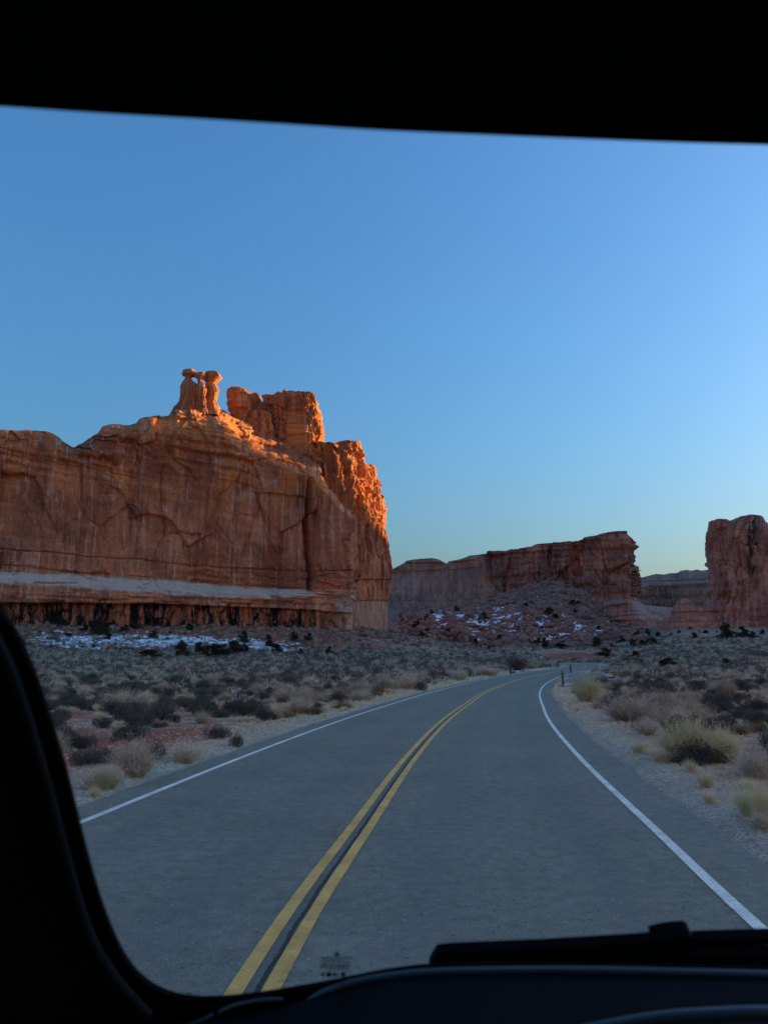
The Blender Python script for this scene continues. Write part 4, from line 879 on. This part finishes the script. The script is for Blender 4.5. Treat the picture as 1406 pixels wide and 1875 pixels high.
# ---- snow, boulders and junipers on the slopes
def snow():
    px = np.arange(20, 1180, 1.0); V = []; allF = []; at = []; o = 0
    for (p0, p1, Y0, Y1, ny, dens, sc) in ((10, 575, 186, 236, 110, lambda p, Y: -.17+.40*np.exp(-((Y-(200+p*.035))/12.)**2)*sstep(10, 130, p)*sstep(570, 500, p), 1.), (760, 1190, 315, 520, 190, lambda p, Y: -.20+.36*np.exp(-((p-845)/80)**2)*np.exp(-((Y-425)/75.)**2)+.50*np.exp(-((p-1060)/75)**2-((Y-398+.10*(p-1070))/34)**2)+.32*np.exp(-((p-985)/40)**2-((Y-345)/30)**2)+.25*np.exp(-((p-940)/25)**2-((Y-440)/50)**2), 1.8)):
        a = (np.arange(p0, p1, .8)-703)/1433; y = np.linspace(Y0, Y1, ny*2); A, Y = np.meshgrid(a, y, indexing='ij'); X = A*Y; P = A*1433+703
        m = dens(P, Y)+.55*fbm(X/(5*sc), Y/(5*sc), 31, 4, .6)+.55*fbm(X/(1.3*sc), Y/(1.6*sc), 32, 4, .65)-.12
        Z = height(X, Y)+np.clip(m*1.6, -.5, .35); nu, nv = X.shape; Fc = gridfaces(nu, nv)[:, ::-1]; mf = m.ravel()
        Fc = Fc[(mf[Fc] > -.12).any(1)]; V.append(np.stack([X, Y, Z], -1).reshape(-1, 3)); allF.append(Fc+o); o += nu*nv
    me = mesh_np("snow", np.concatenate(V), np.concatenate(allF), M_snow); me.validate(); 
    tag(link("snow_patches", me), label="patches of old snow on the shaded slopes", cat="snow", kind="stuff")
snow()
def boulders():
    r = np.random.default_rng(21); L = []
    def field(n, p0, p1, Y0, Y1, s0, s1, dens):
        p = r.uniform(p0, p1, n); Y = r.uniform(Y0**2, Y1**2, n)**.5; k = r.uniform(size=n) < dens(p, Y); p, Y = p[k], Y[k]; n = len(p); s = s0+(s1-s0)*r.uniform(size=n)**4.5
        x = (p-703)/1433*Y; L.append(np.column_stack([x, Y, s]))
    field(9500, 735, 1180, 285, 560, .5, 6.0, lambda p, Y: sstep(285, 330, Y)*(.35+.65*sstep(-.15, .2, fbm(p/40., Y/40., 3, 3))))
    field(1400, 0, 720, 190, 285, .4, 2.2, lambda p, Y: sstep(200, 225, Y-.04*p)*.6)
    field(600, 640, 790, 255, 330, .6, 3., lambda p, Y: .6+0*p); field(300, 1180, 1420, 350, 440, .5, 2.5, lambda p, Y: .5+0*p)
    A = np.concatenate(L); z = height(A[:, 0], A[:, 1]); o = np.argsort(-A[:, 2]/A[:, 1]); A, z = A[o], z[o]
    for i in range(300):
        x, y, s = A[i]; left = x < 5
        o_ = link("boulder", BOUL[i % 8]); o_.location = (x, y, z[i]+s*.12); o_.rotation_euler = (r.uniform(-.4, .4), r.uniform(-.4, .4), r.uniform(0, 6.28)); o_.scale = (s,)*3
        tag(o_, "angular boulder lying on the slope under the big left butte" if left else "angular boulder lying on the debris slope under the middle fin", "boulder", group="boulders under the left butte" if left else "boulders under the middle fin")
    V, Fc, T, off = [], [], [], 0; lows = [boulder_mesh(900+i, 8) for i in range(6)]; lv = []
    for me in lows:
        v = np.empty(len(me.vertices)*3, np.float32); me.vertices.foreach_get('co', v); f = np.empty(len(me.loops), np.int32); me.loops.foreach_get('vertex_index', f); 
        lv.append((v.reshape(-1, 3), [list(p.vertices) for p in me.polygons]))
    for i in range(300, len(A)):
        v, f = lv[i % 6]; x, y, s = A[i]; a = r.uniform(0, 6.28); R = np.array([[math.cos(a), -math.sin(a), 0], [math.sin(a), math.cos(a), 0], [0, 0, 1]])
        V.append(v@R.T*s*r.uniform(.8, 1.2, 3)+np.array([x, y, z[i]+s*.1])); Fc += [[q+off for q in ff] for ff in f]; off += len(v); T.append(np.full(len(v), r.uniform()))
    me = bpy.data.meshes.new("rubble"); me.from_pydata(np.concatenate(V).tolist(), [], Fc); at = me.attributes.new('tint', 'FLOAT', 'POINT'); at.data.foreach_set('value', np.concatenate(T).astype(np.float32)); me.materials.append(M_boul)
    tag(link("rubble", me), label="loose rubble covering the debris slopes", cat="rubble", kind="stuff")
boulders()
def slope_trees():
    r = np.random.default_rng(22); n = 0
    zones = ((52, 735, 1190, 290, 500, (1.2, 3.8), "small dark juniper dotted over the debris slope under the middle fin", "junipers under the middle fin"), (24, 1150, 1420, 230, 420, (1.2, 2.6), "small dark juniper dotted over the slope below the right tower", "junipers below the right tower"), (36, 20, 640, 190, 240, (1.0, 3.0), "small dark juniper dotted along the foot of the left butte", "junipers under the left butte"))
    for cnt, p0, p1, Y0, Y1, sz, lab, grp in zones:
        for _ in range(cnt):
            p, Y = r.uniform(p0, p1), r.uniform(Y0, Y1); x = (p-703)/1433*Y; d, _b = road_dist(x, Y)
            if abs(d[0]) < 6: continue
            s = r.uniform(*sz); jm = JUN[r.integers(4)]; t = empty("juniper_tree", (x, Y, hz(x, Y)-.1), label=lab, cat="tree", group=grp); t.scale = (s*1.2, s*1.2, s*r.uniform(.8, 1.3)); t.rotation_euler = (0, 0, r.uniform(0, 6)); link("crown", jm[0], t); link("trunk", jm[1], t)
slope_trees()

# ---- roadside posts
def box_bm(bm, cx, cy, cz, sx, sy, sz, bev=.0):
    import bmesh
    r = bmesh.ops.create_cube(bm, size=1); vs = r['verts']
    for v in vs: v.co = Vector((cx+v.co.x*sx, cy+v.co.y*sy, cz+v.co.z*sz))
    if bev: bmesh.ops.bevel(bm, geom=list({e for v in vs for e in v.link_edges}), offset=bev, segments=2, affect='EDGES')
def part(name, mat, parent, boxes, bev=.004):
    import bmesh
    bm = bmesh.new()
    for b in boxes: box_bm(bm, *b, bev=bev)
    me = bpy.data.meshes.new(name); bm.to_mesh(me); bm.free(); me.materials.append(mat); return link(name, me, parent)
post = None
for px, py, hpx, lean, lab in ((1031, 1257, 29, -.035, "dark roadside post standing nearest on the right of the road"), (1045, 1232, 17, -.06, "dark roadside post on the far side of the right entrance"), (934, 1232.5, 18, .01, "dark roadside post left of the road beside the pale kerb")):
    x, y = unproj(px, py); t = empty("delineator_post", (x, y, hz(x, y)-.02), label=lab, cat="roadside post", group="roadside posts at the entrance")
    hh = hpx*y*CP/F; w_ = .13*max(1., y/75)
    part("post", M_post, t, [(0, 0, hh/2, w_, .03, hh)]); part("reflector", M_refl, t, [(0, -.019, hh-.10, w_*.7, .008, .09)], .002); t.rotation_euler = (0, lean, 0)

# ------------------------------------------------------------------ the car the photo was taken from
M_black = simple("black_cabin_trim", (.004, .004, .005), .9, .08)
M_frit = simple("black_glass_edge", (.004, .004, .004), .8, .05)
M_trim = simple("dark_pillar_trim", (.004, .007, .010), .8, .1)
M_pad = simple("black_dash_vinyl", (.0035, .004, .006), .8, .08)
M_lip = simple("satin_dash_lip", (.05, .055, .06), .38, .5, .1, 300)
M_rub = simple("black_wiper_rubber", (.004, .004, .004), .8, .05)
pane = N("clear_windscreen"); tb = pane.n('ShaderNodeBsdfTransparent'); pane.l(tb.outputs[0], pane.out.inputs[0])
car = empty("car", (0, 0, 0), label="dark cabin of the car on the road, seen from behind its windscreen", cat="car")
PA, PB = .47, .62          # windscreen plane: y = PA + PB*(.37 - zr)
def wp(px, py, lift=0.0):
    """point on the windscreen plane (cabin side lift > 0) seen at a photo pixel"""
    x, y, z = ray(px, py); t = (PA+PB*.37-lift*math.hypot(1, PB))/(y+PB*z)
    return np.array([x*t, y*t, EYE+z*t])
INN = catmull([(-420,176),(-200,181),(0,193),(175,205),(350,215),(525,226),(700,237),(880,245),(1050,252),(1230,259),(1406,264),(1700,272),(2400,285)], 6).tolist()
INN += catmull([(2520,330),(2640,900),(2620,1500),(2500,1780),(2300,1800)], 6).tolist()
INN += catmull([(2000,1788),(1700,1778),(1406,1776),(1100,1772),(900,1770),(790,1773),(700,1784),(600,1804),(500,1821),(440,1829),(400,1832),(360,1832),(320,1826),(285,1812),(255,1790),(232,1762),(212,1725),(193,1680),(173,1620),(155,1555),(140,1495),(125,1435),(108,1375),(88,1310),(68,1250),(45,1195),(22,1150),(0,1120),(-40,1040),(-130,850),(-260,560),(-380,260)], 5).tolist()
INN = np.array(INN)
def ring(name, mat, parent, o_in, o_out, l_in, l_out, th, sel=None):
    P = np.array([wp(a, b) for a, b in INN]); n = len(P); c = P.mean(0); nrm = np.array([0, -1., -PB])/math.hypot(1, PB)
    T = np.roll(P, -1, 0)-np.roll(P, 1, 0); T /= np.linalg.norm(T, axis=1)[:, None]; out = np.cross(T, nrm); out *= np.sign(((P-c)*out).sum(1).mean())
    for _ in range(6): out = (np.roll(out, 1, 0)+2*out+np.roll(out, -1, 0))/4
    out /= np.linalg.norm(out, axis=1)[:, None]
    V = np.stack([P+out*o_in+nrm*l_in, P+out*o_out+nrm*l_out, P+out*o_out+nrm*(l_out-th), P+out*o_in+nrm*(l_in-th)], 1)
    Fc = []; used = []
    for i in range(n):
        if sel is not None and not sel(INN[i]): continue
        j = (i+1) % n
        for k in range(4): Fc.append([i*4+k, j*4+k, j*4+(k+1) % 4, i*4+(k+1) % 4])
    Fc = np.array(Fc); u_, inv = np.unique(Fc, return_inverse=True); me = mesh_np(name, V.reshape(-1, 3)[u_], inv.reshape(Fc.shape), mat, smooth=False); return link(name, me, parent)
ring("windscreen_frame", M_frit, car, 0, .09, .0, .0, .006)
ring("headliner", M_black, car, .006, .75, .004, .60, .03, lambda p: p[1] < 300)
ring("door_pillar", M_black, car, .034, .30, .004, .14, .03, lambda p: p[0] < 600 and p[1] > 200 and not (p[0] > -400 and p[1] < 280))
def tube(name, pts, rad, mat, parent, lift=.02, squash=1.0, segs=14, ends=True):
    P = np.array([wp(a, b, lift) for a, b in catmull(pts, 10)]); n = len(P); T = np.gradient(P, axis=0); T /= np.linalg.norm(T, axis=1)[:, None]
    up = np.array([0, 0, 1.]); A = np.cross(T, up); A /= np.linalg.norm(A, axis=1)[:, None]; B = np.cross(A, T); th = np.linspace(0, 2*math.pi, segs, endpoint=False)
    rr = rad*np.ones(n) if np.isscalar(rad) else np.interp(np.linspace(0, 1, n), np.linspace(0, 1, len(rad)), rad)
    if ends: rr = rr*np.minimum(1, np.sqrt(np.linspace(0, 1, n)*12+.01))*np.minimum(1, np.sqrt(np.linspace(1, 0, n)*12+.01))
    V = P[:, None]+rr[:, None, None]*(np.cos(th)[None, :, None]*A[:, None]+squash*np.sin(th)[None, :, None]*B[:, None])
    me = mesh_np(name, V.reshape(-1, 3), gridfaces(n, segs), mat); 
    Fw = np.array([[i*segs+segs-1, (i+1)*segs+segs-1, (i+1)*segs, i*segs] for i in range(n-1)])
    me2 = mesh_np(name, V.reshape(-1, 3), np.concatenate([gridfaces(n, segs), Fw]), mat); return link(name, me2, parent)
tube("pillar_trim", [(-160,900),(-60,1080),(8,1210),(45,1310),(78,1420),(105,1520),(132,1620),(165,1720),(215,1800),(270,1860)], .006, M_trim, car, .035, 1, ends=False)
cs = [wp(a, b) for a, b in ((-430,170),(2560,280),(2660,1850),(-430,1850))]
gl = mesh_np("windscreen_glass", np.array(cs)+np.array([0, .002, .0015]), np.array([[0, 1, 2, 3]]), pane.m); link("windscreen_glass", gl, car)
# dashboard: soft pad with a satin lip that catches the sky
def dash():
    path = catmull([(-700,1960),(-300,1930),(100,1890),(330,1868),(450,1858),(560,1830),(640,1803),(720,1788),(800,1782),(950,1779),(1100,1780),(1250,1783),(1406,1787),(1700,1798),(2300,1830),(2700,1850)], 8)
    rows = []
    for a, b in path:
        p = wp(a, b, .012); rows.append([p+np.array([0, .05, -.06]), p+np.array([0, .012, -.004]), p+np.array([0, 0, -.001]), p+np.array([0, -.02, -.004]), p+np.array([0, -.08, -.018]), p+np.array([0, -.3, -.05]), p+np.array([0, -.42, -.09]), p+np.array([0, -.46, -.3])])
    V = np.array(rows); d = link("dashboard", mesh_np("dashboard", V.reshape(-1, 3), gridfaces(V.shape[0], 8), M_pad), car); return d
dsh = dash()
tube("dash_lip", [(560,1833),(600,1816),(650,1800),(720,1788),(800,1781),(950,1778),(1100,1778),(1250,1781),(1406,1785),(1700,1796),(2300,1828)], .0042, M_lip, dsh, .012)
tube("instrument_hood", [(1000,1905),(1130,1878),(1230,1863),(1330,1857),(1406,1855),(1600,1860),(1900,1885)], .006, M_lip, dsh, .10)
tube("demister_trim", [(330,1885),(372,1868),(392,1858)], .0022, M_lip, dsh, .02); tube("demister_trim", [(397,1857),(430,1842),(480,1832),(520,1830)], .0022, M_lip, dsh, .02)
def shell():
    x0, x1, y0, y1, z0, zm, z1 = -.60, 1.32, -1.7, .42, .45, 1.35, 2.26
    b = [((x0+x1)/2, y0, (z0+z1)/2, x1-x0, .04, z1-z0), ((x0+x1)/2, (y0+y1)/2-.3, z1, x1-x0, y1-y0-.4, .04), ((x0+x1)/2, (y0+y1)/2, z0, x1-x0, y1-y0, .04)]
    part("cabin_shell", M_black, car, b, .01)
    for nm, x in (("door", x0), ("door", x1)): part(nm, M_black, car, [(x, (y0+y1)/2, (z0+zm)/2, .06, y1-y0-.08, zm-z0-.06), (x, y0+.5, (zm+z1)/2, .05, .9, z1-zm-.06), (x, .38, (zm+z1)/2, .05, .10, z1-zm-.06)], .01)
shell()
# wiper, outside the glass
def slab(name, outline, mat, parent, lift=-.03, th=.012):
    P = np.array([wp(a, b, lift) for a, b in outline]); n = len(P); nrm = np.array([0, -1., -PB])/math.hypot(1, PB); Q = P-nrm*th
    me = bpy.data.meshes.new(name); me.from_pydata(np.vstack([P, Q]).tolist(), [], [list(range(n)), [2*n-1-i for i in range(n)]]+[[i, (i+1) % n, n+(i+1) % n, n+i] for i in range(n)]); me.materials.append(mat); return link(name, me, parent)
wpr = slab("wiper", [(786,1773),(794,1757),(802,1746),(830,1743),(1000,1736),(1180,1725),(1205,1722),(1205,1741),(1185,1745),(1178,1750),(1700,1745),(2200,1752),(2200,1782),(1406,1776),(1000,1775)], M_rub, car)
slab("wiper_arm", [(1272,1721),(1406,1717),(1700,1711),(2200,1714),(2200,1728),(1700,1726),(1406,1730),(1272,1735)], M_rub, wpr, -.034)
slab("arm_joint", [(1196,1724),(1215,1719),(1240,1715),(1262,1714),(1269,1719),(1271,1724),(1271,1738),(1266,1742),(1248,1742),(1240,1737),(1225,1741),(1200,1742)], M_rub, wpr, -.032, .02)
# printing on the glass: small dark illegible lines and a row of blocks
M_print = N("glass_print"); tr = M_print.n('ShaderNodeBsdfTransparent'); df = M_print.n('ShaderNodeBsdfDiffuse'); df.inputs[0].default_value = (.004, .006, .008, 1); mxs = M_print.n('ShaderNodeMixShader'); mxs.inputs[0].default_value = .9
M_print.l(tr.outputs[0], mxs.inputs[1]); M_print.l(df.outputs[0], mxs.inputs[2]); M_print.l(mxs.outputs[0], M_print.out.inputs[0])
def printing(name, quads, mat):
    V = []; Fc = []
    for x0, y0, x1, y1, sl in quads:
        Fc.append([len(V)+k for k in range(4)]); V += [wp(x0, y0, .001), wp(x1, y0+sl*(x1-x0), .001), wp(x1, y1+sl*(x1-x0), .001), wp(x0, y1, .001)]
    link(name, mesh_np(name, np.array(V), np.array(Fc), mat, smooth=False), car)
r_ = np.random.default_rng(2); q = []
for ly, lh, x0, x1 in ((1752, 1.6, 588, 645), (1756, 1.6, 590, 632), (1761, 1.8, 588, 641), (1766, 2.2, 586, 642), (1770, 1.6, 588, 640), (1774.5, 1.4, 600, 640)):
    x = x0
    while x < x1: w_ = r_.uniform(1.5, 5); q.append((x, ly, min(x+w_, x1), ly+lh+1.0, -.04)); x += w_+r_.uniform(.5, 1.6)
q += [(613, 1745, 621, 1751, -.04), (616, 1742, 619, 1746, -.04)]
for ly, x0, x1 in ((1770, 540, 546), (1773, 538, 548), (1779, 523, 557), (1784, 530, 560), (1795, 512, 537), (1794, 543, 563)):
    x = x0
    while x < x1: w_ = r_.uniform(1.5, 4); q.append((x, ly, min(x+w_, x1), ly+1.5, -.08)); x += w_+r_.uniform(.6, 2)
printing("glass_print", q, M_print.m)
printing("glass_print", [(x0, 1780.5, x1, 1788.5, -.04) for x0, x1 in ((588.5, 593.5), (597, 607.5), (610, 615.5), (617.5, 620.5), (624, 632))], M_rub)
